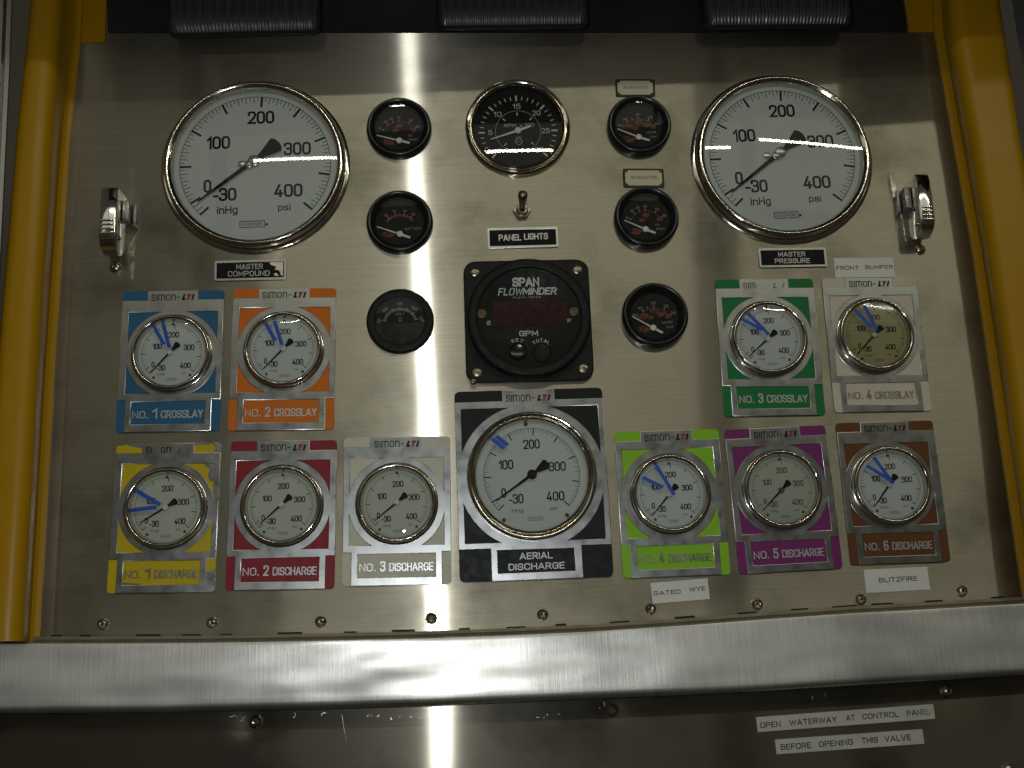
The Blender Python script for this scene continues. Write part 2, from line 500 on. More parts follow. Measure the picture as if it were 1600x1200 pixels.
class MB:
    def __init__(s):
        s.bm = bmesh.new()
        s.mats = []

    def mi(s, m):
        if m not in s.mats:
            s.mats.append(m)
        return s.mats.index(m)

    def raw(s, vs, fs, m):
        i = s.mi(m)
        bv = [s.bm.verts.new(v) for v in vs]
        out = []
        for f in fs:
            if len(set(f)) < 3:
                continue
            try:
                q = s.bm.faces.new([bv[k] for k in f])
                q.material_index = i
                out.append(q)
            except ValueError:
                pass
        return bv, out

    def text(s, body, cx, cy, w, h, z, m, rot=0.0, bold=0.0, shear=0.0, spacing=1.0, ext=0.0):
        st, tw = word_strokes(body, w, h, .125 + bold * 1.7, spacing, shear)
        c, sn = math.cos(rot), math.sin(rot)
        for i, (pts, cl) in enumerate(st):
            vs, fs = stroke_geo(pts, cl, tw, ext, i * 3e-6)
            s.raw([(cx + x * c - y * sn, cy + x * sn + y * c, z + zz) for x, y, zz in vs], fs, m)

    def lathe(s, prof, m, cx=0, cy=0, seg=64, cap=False, a0=0.0, sx=1.0, sy=1.0):
        i = s.mi(m)
        rings = []
        for r, z in prof:
            if r < 1e-7:
                rings.append([s.bm.verts.new((cx, cy, z))])
            else:
                rings.append([s.bm.verts.new((cx + sx * r * math.cos(a0 + 2 * PI * k / seg), cy + sy * r * math.sin(a0 + 2 * PI * k / seg), z)) for k in range(seg)])
        for a, b in zip(rings, rings[1:]):
            for k in range(seg):
                k2 = (k + 1) % seg
                q = [a[k % len(a)], a[k2 % len(a)], b[k2 % len(b)], b[k % len(b)]]
                u = []
                for v in q:
                    if v not in u:
                        u.append(v)
                if len(u) > 2:
                    f = s.bm.faces.new(u)
                    f.material_index = i
        return s

    def prism(s, poly, z0, z1, m, top=1.0):
        n = len(poly)
        cx = sum(p[0] for p in poly) / n
        cy = sum(p[1] for p in poly) / n
        vs = [(x, y, z0) for x, y in poly] + [(cx + (x - cx) * top, cy + (y - cy) * top, z1) for x, y in poly]
        fs = [tuple(range(n, 2 * n)), tuple(range(n - 1, -1, -1))] + [(k, (k + 1) % n, n + (k + 1) % n, n + k) for k in range(n)]
        return s.raw(vs, fs, m)

    def sheet(s, poly, z, m):
        return s.raw([(x, y, z) for x, y in poly], [tuple(range(len(poly)))], m)

    def box(s, c, d, m, bev=0.0, rot=None):
        x, y, z = d[0] / 2, d[1] / 2, d[2] / 2
        vs = [Vector((i, j, k)) for i in (-x, x) for j in (-y, y) for k in (-z, z)]
        M = (rot.to_matrix() if rot else Matrix.Identity(3))
        vs = [M @ v + Vector(c) for v in vs]
        fs = [(0, 1, 3, 2), (4, 6, 7, 5), (0, 4, 5, 1), (2, 3, 7, 6), (0, 2, 6, 4), (1, 5, 7, 3)]
        bv, ff = s.raw(vs, fs, m)
        if bev:
            es = list({e for f in ff for e in f.edges})
            r = bmesh.ops.bevel(s.bm, geom=es, offset=bev, segments=3, profile=0.5, affect='EDGES')
            for f in r['faces']:
                f.material_index = s.mi(m)
        return s

    def bar(s, p0, p1, w, z0, z1, m, w1=None):
        p0, p1 = Vector(p0), Vector(p1)
        d = (p1 - p0).normalized()
        n = Vector((-d.y, d.x))
        w1 = w if w1 is None else w1
        s.prism([tuple(p0 + n * w / 2), tuple(p1 + n * w1 / 2), tuple(p1 - n * w1 / 2), tuple(p0 - n * w / 2)], z0, z1, m)

    def tube(s, pts, rads, m, seg=12):
        i = s.mi(m)
        rings = []
        pts = [Vector(p) for p in pts]
        for k, p in enumerate(pts):
            d = (pts[min(k + 1, len(pts) - 1)] - pts[max(k - 1, 0)]).normalized()
            a = d.orthogonal().normalized() if abs(d.x) > 0.9 else d.cross(Vector((1, 0, 0))).normalized()
            b = d.cross(a)
            rings.append([s.bm.verts.new(p + (a * math.cos(2 * PI * j / seg) + b * math.sin(2 * PI * j / seg)) * rads[k]) for j in range(seg)])
        for a, b in zip(rings, rings[1:]):
            for j in range(seg):
                f = s.bm.faces.new((a[j], a[(j + 1) % seg], b[(j + 1) % seg], b[j]))
                f.material_index = i
        for rg in (rings[0], rings[-1]):
            s.bm.faces.new(rg).material_index = i
        return s

    def mesh(s, name, uv=False, angle=35):
        bmesh.ops.recalc_face_normals(s.bm, faces=s.bm.faces)
        for f in s.bm.faces:
            f.smooth = True
        if uv:
            lay = s.bm.loops.layers.uv.new('UVMap')
            for f in s.bm.faces:
                for lp in f.loops:
                    v = lp.vert.co
                    lp[lay].uv = (v.x, v.y + v.z * 0.9)
        me = bpy.data.meshes.new(name)
        s.bm.to_mesh(me)
        s.bm.free()
        for m in s.mats:
            me.materials.append(m)
        me.set_sharp_from_angle(angle=R_(angle))
        return me


def props(o, label, cat, group=None, kind=None):
    if label:
        o['label'] = label
    if cat:
        o['category'] = cat
    if group:
        o['group'] = group
    if kind:
        o['kind'] = kind
    return o


def thing(name, label, cat, u, v, h=0.0, rot=0.0, group=None):
    o = bpy.data.objects.new(name, None)
    o.empty_display_size = 0.02
    COL.objects.link(o)
    o.matrix_world = PW @ Matrix.Translation((u, v, h)) @ Matrix.Rotation(rot, 4, 'Z')
    return props(o, label, cat, group)


def part(name, me, parent, mats=None, label=None):
    o = bpy.data.objects.new(name, me)
    COL.objects.link(o)
    o.parent = parent
    if mats:
        for i, m in mats.items():
            o.material_slots[i].link = 'OBJECT'
            o.material_slots[i].material = m
    if label:
        o['label'] = label
    return o


def solo(name, me, label, cat, u, v, h=0.0, rot=0.0, group=None, kind=None):
    o = bpy.data.objects.new(name, me)
    COL.objects.link(o)
    o.matrix_world = PW @ Matrix.Translation((u, v, h)) @ Matrix.Rotation(rot, 4, 'Z')
    return props(o, label, cat, group, kind)


def fit(corners, h=0.0):
    """centre, rotation, width, height of a quad given as TL, TR, BR, BL photo pixels"""
    tl, tr, br, bl = [P(x, y, h).xy for x, y in corners]
    c = (tl + tr + br + bl) / 4
    xa = (tr - tl) + (br - bl)
    w = xa.length / 2
    hh = ((tl - bl).length + (tr - br).length) / 2
    return c, math.atan2(xa.y, xa.x), w, hh


def rrect(w, h, r, n=4, cx=0.0, cy=0.0):
    out = []
    for sx_, sy_, a in ((1, 1, 0), (-1, 1, 90), (-1, -1, 180), (1, -1, 270)):
        for k in range(n + 1):
            t = R_(a + 90 * k / n)
            out.append((cx + sx_ * (w / 2 - r) + r * math.cos(t), cy + sy_ * (h / 2 - r) + r * math.sin(t)))
    return out


def local(root_c, rot, px, py, h):
    d = P(px, py, h).xy - root_c
    c, s = math.cos(-rot), math.sin(-rot)
    return Vector((d.x * c - d.y * s, d.x * s + d.y * c))


def local_at(c, rot, pts, h):
    return [tuple(local(c, rot, x, y, h)) for x, y in pts]


# ---------------------------------------------------------------- the stainless panel, posts, ledge, header
LEFT = [(129, 0), (125, 70), (110, 210), (97, 400), (86, 560), (75, 760), (61, 994)]
RIGHT = [(1458, 0), (1461, 53), (1488, 210), (1520, 390), (1548, 580), (1577, 780), (1601, 940)]

mb = MB()
org = P(800, 560).xy
TOPS = [(-80, 1004), (0, 1004), (130, 1004), (260, 1003.5), (400, 1001.5), (530, 999), (660, 996), (800, 991), (930, 985), (1060, 976.5), (1200, 966), (1330, 957), (1460, 950), (1600, 942), (1700, 936)]


def top_y(x):
    for (xa, ya), (xb, yb) in zip(TOPS, TOPS[1:]):
        if xa <= x <= xb:
            return ya + (yb - ya) * (x - xa) / (xb - xa)
    return TOPS[-1][1]


def sweep(mbx, lines, m, org3, closed=True):
    """lines: list of polylines (each along the length), joined side to side round a section"""
    rows = [[Vector(p) - org3 for p in ln] for ln in lines]
    vs = [v for r in rows for v in r]
    n = len(rows[0])
    fs = []
    k = len(rows)
    for i in range(k if closed else k - 1):
        a, b = i * n, ((i + 1) % k) * n
        for j in range(n - 1):
            fs.append((a + j, a + j + 1, b + j + 1, b + j))
    if closed:
        fs.append(tuple(i * n for i in range(k)))
        fs.append(tuple(i * n + n - 1 for i in range(k - 1, -1, -1)))
    return mbx.raw(vs, fs, m)


cols, x, gap = [], 46.0, False              # (x, raise) pairs: the lower edge lifts off the lip in short dashes
while x < 1612:
    wd = random.uniform(14, 44) if gap else random.uniform(20, 75)
    up = random.uniform(2.2, 3.8) if gap else -.6
    for q in range(4):
        cols.append((min(1612, x + wd * q / 3), up))
    x += wd + .4
    gap = not gap
xs_ = 46 + (166.5 - 112) / (1468 - 112) * (1612 - 46)
cols += [(xs_ - .2, -.6), (xs_ + .2, -.6)]
cols.sort()
tl_, bl_ = [], []
for x, up in cols:
    xt = 112 + (x - 46) / (1612 - 46) * (1468 - 112)
    tl_.append((xt, 68.5 - (xt - 112) * .02 if xt < 166.5 else 52 - (xt - 166) * .0008))
    bl_.append((x, top_y(x) - 9.4 - up))
H0, H1 = -.0005, .0015
O3 = Vector((org.x, org.y, 0))
rows_ = [[P(*q, H0) for q in tl_], [P(*q, H1) for q in tl_]]
rows_ += [[P(a[0] + (b[0] - a[0]) * f, a[1] + (b[1] - a[1]) * f, H1) for a, b in zip(tl_, bl_)] for f in (.25, .5, .75)]
rows_ += [[P(*q, H1) for q in bl_], [P(*q, H0) for q in bl_]]
sweep(mb, rows_, PANEL, O3)
me = mb.mesh('instrument_panel', uv=True, angle=20)
pan = solo('instrument_panel', me, 'brushed stainless steel panel that carries all the gauges', 'panel', org.x, org.y)


def strip_pts(pts, h):
    return [P(x, y, h) for x, y in pts]


def make_post(name, label, base, sgn, front_in, front_out, hf):
    """painted post: foot flange on the panel, inner cheek, rounded edge, front face"""
    o3 = P(*base[3], 0)
    mbx = MB()
    foot = strip_pts(base, 0.003)
    ext = []
    L = lambda pts, h, dx=0.0: [P(x, y, h) + Vector((dx, 0, 0)) for x, y in pts]
    inn = strip_pts(front_in, hf)
    out = strip_pts(front_out, hf)
    lines = []
    lines.append([p + Vector((0, 0, -0.004)) for p in foot])
    lines.append(foot)
    lines.append([p + Vector((-sgn * 0.0035, 0, 0.0006)) for p in foot])
    lines.append([p + Vector((-sgn * 0.0055, 0, 0.003)) for p in foot])
    rad = 0.011
    for a in range(0, 91, 15):
        t = R_(a)
        lines.append([p + Vector((sgn * (rad * math.cos(t) - rad) , 0, -rad + rad * math.sin(t))) for p in inn])
    for a in range(90, -1, -15):
        t = R_(a)
        lines.append([p - Vector((sgn * (rad * math.cos(t) - rad), 0, rad - rad * math.sin(t))) for p in out])
    lines.append([p + Vector((0, 0, -hf)) for p in out])
    sweep(mbx, lines, YELLOW, o3)
    t = thing(name, label, 'post', o3.x, o3.y)
    part('post_body', mbx.mesh('post_body', angle=40), t)
    return t, o3


lp, o3 = make_post('yellow_post', 'glossy yellow painted post along the left edge of the steel panel', [(131, -60)] + LEFT[:6] + [(61, 1003)], 1,
                   [(96, -60), (91, 0), (86, 70), (76, 210), (63, 400), (53, 560), (42, 760), (27, 1001)],
                   [(46, -60), (40, 0), (33, 70), (18, 210), (2, 400), (-12, 560), (-28, 760), (-48, 1001)], 0.040)
mb = MB()
fl_ = [(120, -60), (170, -60), (166, 0), (164, 66), (118, 68)]
mb.prism([tuple(P(x, y, 0.0005).xy - o3.xy) for x, y in fl_], -0.002, 0.0008, YELLOW)
part('back_flange', mb.mesh('back_flange'), lp)
rp_, o3 = make_post('yellow_post', 'glossy yellow painted post along the right edge of the steel panel', [(1456, -60)] + RIGHT[:6] + [(1601, 942)], -1,
                    [(1484, -60), (1489, 0), (1495, 70), (1522, 210), (1552, 390), (1582, 580), (1606, 780), (1628, 942)],
                    [(1560, -60), (1570, 0), (1581, 70), (1602, 210), (1634, 390), (1664, 580), (1692, 780), (1720, 942)], 0.036)
mb = MB()
fl_ = [(1408, -60), (1462, -60), (1462, 0), (1466, 50), (1421, 50), (1413, 0)]
mb.prism([tuple(P(x, y, 0.0005).xy - o3.xy) for x, y in fl_], -0.002, 0.0008, YELLOW)
part('back_flange', mb.mesh('back_flange'), rp_)

# door track at the far left, grey side panel at the far right
o3 = P(0, 100, 0.03)
mb = MB()
ends = [(-60, 24), (-70, 8)]
lines = []
top0, bot0 = [], []
sec = [(-80, 0.01), (-80, 0.045), (-6, 0.045), (-5, 0.041), (-1, 0.041), (0, 0.045), (7, 0.045), (8, 0.040), (12, 0.040), (13, 0.044), (20, 0.044), (22, 0.035), (22, 0.01)]
lines = [[P(dx + 2, -60, h), P(dx - 2, 0, h), P(dx - 6, 110, h), P(dx - 15, 300, h), P(dx - 40, 800, h), P(dx - 55, 1010, h)] for dx, h in sec]
sweep(mb, lines, TRACK, o3)
solo('door_track', mb.mesh('door_track', uv=True, angle=25), 'ribbed bare aluminium shutter track at the far left beside the yellow post', 'track', o3.x, o3.y, o3.z)
o3 = P(1590, 60, 0.02)
mb = MB()
sweep(mb, [[P(1572, -60, 0.018), P(1590, 60, 0.018), P(1640, 300, 0.018), P(1750, 950, 0.018)], [P(1900, -60, 0.018), P(1900, 60, 0.018), P(1950, 300, 0.018), P(1990, 950, 0.018)],
           [P(1900, -60, 0.0), P(1900, 60, 0.0), P(1950, 300, 0.0), P(1990, 950, 0.0)], [P(1572, -60, 0.0), P(1590, 60, 0.0), P(1640, 300, 0.0), P(1750, 950, 0.0)]], DARKGREY, o3)
solo('side_panel', mb.mesh('side_panel'), 'dull grey body panel at the top right beyond the yellow post', 'panel', o3.x, o3.y, o3.z)

# ledge
tops = TOPS
bots = [(-80, 1102), (0, 1102), (130, 1101), (260, 1100), (400, 1097), (530, 1094.5), (660, 1091), (800, 1085), (930, 1079), (1060, 1074), (1200, 1067), (1330, 1059), (1460, 1051), (1600, 1042), (1700, 1035)]


def dense(pl, n=6):
    out = []
    for a, b in zip(pl, pl[1:]):
        for k in range(n):
            t = k / n
            out.append((a[0] + (b[0] - a[0]) * t, a[1] + (b[1] - a[1]) * t))
    out.append(pl[-1])
    return out


HL = 0.020
T3 = [P(x, y, HL) for x, y in dense(tops)]
B3 = [P(x, y, HL) for x, y in dense(bots)]
o3 = P(800, 1040, HL)
lines = []
lines.append([p + Vector((0, 0.000, -0.026)) for p in T3])
for a in (0, 30, 60, 90):
    t = R_(a)
    lines.append([p + Vector((0, 0.0012 * math.cos(t) - 0.0012, 0.0012 * math.sin(t) - 0.0012)) for p in T3])
for q in range(1, 12):
    s = q / 12
    ln = []
    for a, b in zip(T3, B3):
        p = a.lerp(b, s)
        dz = 0.0003 * math.sin(PI * s) + 0.00075 * noise.noise(Vector((p.x * 14, s * 2.2, 3.1))) + 0.00022 * noise.noise(Vector((p.x * 40, s * 5, 8.1)))
        ln.append(p + Vector((0, 0, dz * min(1, 4 * s * (1 - s)))))
    lines.append(ln)
rad = 0.0055
for a in range(90, -91, -18):
    t = R_(a)
    lines.append([p + Vector((0, -rad * math.cos(t), rad * math.sin(t) - rad)) for p in B3])
lines.append([p + Vector((0, 0.004, -2 * rad)) for p in B3])
lines.append([p + Vector((0, 0.004, -0.026)) for p in B3])
mb = MB()
sweep(mb, lines, LEDGE, o3)
led = thing('steel_ledge', 'broad dented stainless steel ledge running below the gauge panel', 'ledge', o3.x, o3.y, o3.z)
part('ledge_cover', mb.mesh('ledge_cover', uv=True, angle=60), led)
mb = MB()
lip = [(x, y - 9.5) for x, y in dense(tops, 3)]
lip2 = [(x, y - 4.6) for x, y in dense(tops, 3)]
lip3 = [(x, y + 0.5) for x, y in dense(tops, 3)]
sweep(mb, [[P(x, y, 0.000) for x, y in lip], [P(x, y, 0.0035) for x, y in lip], [P(x, y, 0.0042) for x, y in lip2], [P(x, y, 0.003) for x, y in lip2],
           [P(x, y, 0.006) for x, y in lip3], [P(x, y - 1, 0.0) for x, y in lip3]], BRASS, o3)
part('trim_lip', mb.mesh('trim_lip'), led)
mb = MB()
sweep(mb, [[P(x, y - 3, -0.004) for x, y in lip], [P(x, y - 3, -0.002) for x, y in lip], [P(x, y + 40, -0.002) for x, y in lip], [P(x, y + 40, -0.004) for x, y in lip]], RUBBER, o3)
part('gap_dark_strip', mb.mesh('gap_dark_strip'), led)  # black strip added behind the panel's lower edge to darken the open gaps

# lower panel
HP = -0.004
o3 = P(800, 1180, HP)
mb = MB()
quad = [(-90, 1070), (1710, 1010), (1720, 1290), (-90, 1330)]
nx, ny = 40, 10
vs, fs = [], []
A = [P(x, y, HP) for x, y in quad]
dents = [(395, 1127, 0.012, -0.0016), (955, 1109, 0.010, -0.0010), (1482, 1079, 0.010, -0.0008)]
nx, ny = 220, 40
for j in range(ny + 1):
    for i in range(nx + 1):
        p = A[0].lerp(A[1], i / nx).lerp(A[3].lerp(A[2], i / nx), j / ny)
        dz = 0
        for dx, dy, rr, dd in dents:
            q = P(dx, dy, HP)
            dz += dd * math.exp(-((p - q).length / rr) ** 2)
        vs.append(p - o3 + Vector((0, 0, dz)))
for j in range(ny):
    for i in range(nx):
        a = j * (nx + 1) + i
        fs.append((a, a + 1, a + nx + 2, a + nx + 1))
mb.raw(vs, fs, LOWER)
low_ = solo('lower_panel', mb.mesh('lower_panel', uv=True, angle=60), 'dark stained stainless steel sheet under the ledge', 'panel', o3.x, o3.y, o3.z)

mb = MB()
rs = random.Random(11)
for cx_, cy_, n, sx_, sy_ in ((368, 1119, 5, 10, 5), (380, 1126, 2, 5, 4), (462, 1114, 2, 5, 3), (506, 1114, 2, 4, 4), (580, 1117, 3, 30, 5), (650, 1121, 6, 50, 4), (850, 1118, 4, 24, 7), (940, 1101, 4, 14, 5), (1250, 1088, 4, 60, 5)):
    for k in range(n):
        a_, b_ = cx_ + rs.gauss(0, .5) * sx_, cy_ + rs.gauss(0, .5) * sy_
        q = P(a_, b_, HP) - o3
        ln, an = rs.uniform(.0004, .0015), rs.uniform(-1.4, 1.4)
        d = Vector((math.cos(an), math.sin(an))) * ln
        mb.bar(tuple(q.xy - d), tuple(q.xy + d), rs.uniform(.0003, .0011), .0000, .0003, LATCHD, .0002)
mb.bar(tuple((P(534, 1117, HP) - o3).xy), tuple((P(541, 1158, HP) - o3).xy), .00035, 0, .0001, LATCHD, .0001)
part('speck_stain', mb.mesh('speck_stain'), low_)['kind'] = 'stuff'
# header with hood (the hood stands above the picture and shades the top of the panel)
o3 = P(800, 20, 0)
mb = MB()
hd = [(168, 50.5), (166, -60), (1410, -60), (1418, 49.5), (800, 49.5)]
mb.prism([tuple(P(x, y, -0.001).xy - o3.xy) for x, y in hd], -0.004, -0.0012, HEADER)
yy = P(800, -75, 0.0).y - o3.y
u0, u1 = -0.392 - o3.x, 0.64 - o3.x
HOOD = 0.284
mb.box(((u0 + u1) / 2, yy + 0.012, HOOD / 2), (u1 - u0, 0.003, HOOD), HEADER, 0.0008)
mb.box(((u0 + u1) / 2, yy + 0.005, HOOD), (u1 - u0, 0.017, 0.003), HEADER, 0.0008)
mb.box((.515 - o3.x, yy - 0.0145, HOOD / 2 + .035), (.24, 0.048, HOOD - .07), HEADER, 0.0008)  # unseen corner block, added to cast the stepped shadow at the upper right
solo('lamp_header', mb.mesh('lamp_header'), 'dark steel header with a hood above the top edge of the panel', 'header', o3.x, o3.y)

LAMPG = 'ribbed panel lamps along the header'


def make_lamp(x0, x1, yb0, yb1, label):
    hb, hf = 0.006, 0.026
    c = P((x0 + x1) / 2, yb0 - 45, hf).xy
    rot = math.atan2(P(x1, yb1, hf).y - P(x0, yb0, hf).y, P(x1, yb1, hf).x - P(x0, yb0, hf).x)
    w = (P(x1, yb1, hf) - P(x0, yb0, hf)).length
    bl = local(c, rot, (x0 + x1) / 2, (yb0 + yb1) / 2, hf).y
    H = 0.062
    t = thing('panel_lamp', label, 'lamp', c.x, c.y, -0.0012, rot, LAMPG)
    m1 = MB()
    cy = bl + H / 2 - 0.001
    for k, (g, z) in enumerate(((0.010, 0.0), )):
        ring0 = rrect(w + 0.0035, H + 0.0045, 0.008, 5, 0, cy)
        ring1 = rrect(w + 0.002, H + 0.003, 0.008, 5, 0, cy)
        n = len(ring0)
        vs = [(x * .96, cy + (y - cy) * .60 + .014, 0) for x, y in ring0] + [(x, y + .0012, 0.019) for x, y in ring0] + [(x, y, 0.0225) for x, y in ring1]
        fs = [(a + i, a + (i + 1) % n, a + n + (i + 1) % n, a + n + i) for a in (0, n) for i in range(n)] + [tuple(range(2 * n, 3 * n))]
        m1.raw(vs, fs, RUBBER)
    part('lamp_housing', m1.mesh('lamp_housing'), t)
    m2 = MB()
    nxx, nyy = 150, 8
    vs, fs = [], []
    for j in range(nyy + 1):
        for i in range(nxx + 1):
            a, b = i / nxx * 2 - 1, j / nyy * 2 - 1
            e = 1 - 0.05 * abs(b) ** 4
            x = a * w / 2 * (1 - 0.03 * max(0, -b) ** 3) * 0.995
            y = cy + b * H / 2 * 0.985
            edge = min(1, (1 - abs(a)) * 14) ** 0.5 * min(1, (1 - abs(b)) * 5) ** 0.5
            z = 0.0215 + 0.0065 * edge + 0.0009 * edge * math.sin(a * 130)
            vs.append((x, y, z))
    for j in range(nyy):
        for i in range(nxx):
            q = j * (nxx + 1) + i
            fs.append((q, q + 1, q + nxx + 2, q + nxx + 1))
    m2.raw(vs, fs, LAMPGL)
    part('ribbed_lens', m2.mesh('ribbed_lens', angle=80), t)


make_lamp(262, 498, 48, 42, 'ribbed glass lamp above the left master gauge')
make_lamp(684, 918, 36, 33, 'ribbed glass lamp above the tachometer, middle one of the header')
make_lamp(1102, 1330, 35, 33, 'ribbed glass lamp above the right master gauge')

# ---------------------------------------------------------------- dials and gauges


def ang(p):
    """pressure -> angle clockwise from the top (degrees); below zero is inHg of vacuum"""
    return -121.5 + 0.634 * p if p >= 0 else -121.5 + 0.40 * p


def pol(r, a, cx=0, cy=0):
    return (cx + r * math.sin(R_(a)), cy + r * math.cos(R_(a)))


def ring_arc(mbx, r0, r1, a0, a1, z, m, n=48):
    vs, fs = [], []
    for k in range(n + 1):
        a = a0 + (a1 - a0) * k / n
        vs += [pol(r0, a) + (z,), pol(r1, a) + (z,)]
    for k in range(n):
        fs.append((2 * k, 2 * k + 1, 2 * k + 3, 2 * k + 2))
    mbx.raw(vs, fs, m)


def tick(mbx, r0, r1, a, w, z, m):
    p0, p1 = Vector(pol(r0, a)), Vector(pol(r1, a))
    d = (p1 - p0).normalized()
    n = Vector((-d.y, d.x)) * w / 2
    mbx.raw([(*(p0 + n), z), (*(p0 - n), z), (*(p1 - n), z), (*(p1 + n), z)], [(0, 1, 2, 3)], m)


def pressure_dial(R, z, face_r, style):
    m = MB()
    m.lathe([(face_r, z - 0.0006), (face_r, z), (0, z)], DIALW, seg=64)
    e = z + 0.0001
    ring_arc(m, R * 0.992, R * 1.0, ang(-30), ang(400), e, INK, 90)
    maj = 0.030 if style == 'master' else 0.024
    for k in range(0, 81):
        p = k * 5
        if p % 50 == 0:
            tick(m, R * (0.845 if style != 'small' else 0.85), R, ang(p), R * maj, e, INK)
        elif style != 'small' or p % 10 == 0:
            tick(m, R * (0.90 if p % 10 == 0 else 0.935), R, ang(p), R * (0.009 if style == 'master' else 0.008), e, INK)
        else:
            tick(m, R * 0.95, R, ang(p), R * 0.008, e, INKF)
    tick(m, R * 0.845, R, ang(-30), R * maj, e, INK)
    for q in (-10, -20):
        tick(m, R * 0.90, R, ang(q), R * 0.009, e, INK)
    if style == 'master':
        T = [('200', .075, .69, .355), ('100', -.49, .34, .31), ('300', .555, .215, .36), ('0', -.63, -.285, .105), ('-30', -.405, -.41, .31), ('400', .43, -.385, .375)]
        hh, b = .188, 0.022
    elif style == 'aerial':
        T = [('200', .035, .655, .345), ('100', -.52, .25, .30), ('300', .54, .16, .35), ('0', -.60, -.335, .10), ('-30', -.35, -.47, .30), ('400', .46, -.455, .37)]
        hh, b = .20, 0.010
    else:
        T = [('200', .06, .63, .36), ('100', -.47, .25, .30), ('300', .57, .17, .36), ('0', -.60, -.37, .105), ('-30', -.35, -.49, .30), ('400', .46, -.45, .36)]
        hh, b = .20, 0.022
    for s_, x, y, w in T:
        m.text(s_, x * R, y * R, w * R, hh * R, e, INK, bold=b)
    if style == 'master':
        m.text('inHg', -.37 * R, -.645 * R, .27 * R, .135 * R, e, INK)
        m.text('psi', .375 * R, -.635 * R, .165 * R, .115 * R, e, INK)
        bx, by, bw, bh = -.045 * R, -.845 * R, .32 * R, .085 * R
    else:
        m.text('inHg', -.34 * R, -.72 * R, .24 * R, .10 * R, e, INKF)
        m.text('psi', .41 * R, -.71 * R, .15 * R, .085 * R, e, INKF)
        bx, by, bw, bh = .02 * R, -.90 * R, .30 * R, .07 * R
    ik = INK if style == 'master' else INKF
    t = .010 * R
    for c, d in (((bx, by + bh / 2), (bw, t)), ((bx, by - bh / 2), (bw, t)), ((bx - bw / 2, by), (t, bh)), ((bx + bw / 2, by), (t, bh))):
        m.sheet([(c[0] - d[0] / 2, c[1] - d[1] / 2), (c[0] + d[0] / 2, c[1] - d[1] / 2), (c[0] + d[0] / 2, c[1] + d[1] / 2), (c[0] - d[0] / 2, c[1] + d[1] / 2)], e, ik)
    m.text('NOSHOK', bx, by, bw * .84, bh * .55, e + 0.00005, ik)
    if style == 'master':
        m.lathe([(.018 * R, e), (0, e)], INK, .145 * R, -.855 * R, 10)
    else:
        for a in (2 if style != 'aerial' else -3, 142, -145):
            x, y = pol(R * (1.0 if style == 'small' else 1.09), a)
            m.lathe([(.045 * R, z), (.04 * R, z + 0.0009), (0, z + 0.0010)], GRIME, x, y, 10)
    return m.mesh('dial')


def pointer_mesh(R, z, style):
    m = MB()
    zt = z + 0.0006
    pts = [(.055, -.02), (.055, .03), (.02, .86), (0.008, .88), (-.008, .88), (-.02, .86)]
    m.prism([(x * R, y * R) for x, y in [(-.012, .9), (.0, .93), (.012, .9), (.030, .10), (.034, -.10), (.05, -.16), (.115, -.37), (.075, -.405), (0, -.42), (-.075, -.405), (-.115, -.37), (-.05, -.16), (-.034, -.10), (-.030, .10)][::-1]],
            z, zt, INK)
    return m.mesh('pointer', angle=30)


def hub_mesh(R, z, style):
    m = MB()
    if style == 'aerial':
        m.lathe([(.10 * R, z), (.10 * R, z + .0016), (.085 * R, z + .0022), (.03 * R, z + .0023), (0, z + .0020)], INK, seg=24)
    elif style == 'master':
        m.lathe([(.075 * R, z), (.075 * R, z + .0012), (.06 * R, z + .0017), (0, z + .0018)], ALU, 0, 0, 24)
        m.lathe([(.055 * R, z), (.055 * R, z + .0010), (.045 * R, z + .0014), (0, z + .0015)], ALU, 0, .085 * R, 20)
        m.box((0, .045 * R, z + .0007), (.085 * R, .10 * R, .0012), ALU, .0002)
    else:
        m.lathe([(.095 * R, z), (.095 * R, z + .0010), (.075 * R, z + .0015), (.02 * R, z + .0016), (0, z + .0014)], NEEDLEW, seg=24)
    return m.mesh('hub')


def dome(r, z, rise, m, seg=64, n=8, bead=0.0):
    b = MB()
    prof = []
    for k in range(n + 1):
        q = 1 - k / n
        prof.append((r * q, z + rise * (1 - q * q)))
    b.lathe(prof, m, seg=seg)
    return b.mesh('lens', angle=80)


GEO = {}


def rim(prof, m, seg=72):
    b = MB()
    b.lathe(prof, m, seg=seg)
    return b.mesh('bezel', angle=50)


RS = 46.5 * DIST / F              # tick radius of a small gauge
RA = (P(906.1, 742) - P(756, 742)).length / 2
RM = (P(518, 259) - P(282.6, 259)).length / 2


def arcprof(pts):
    return pts


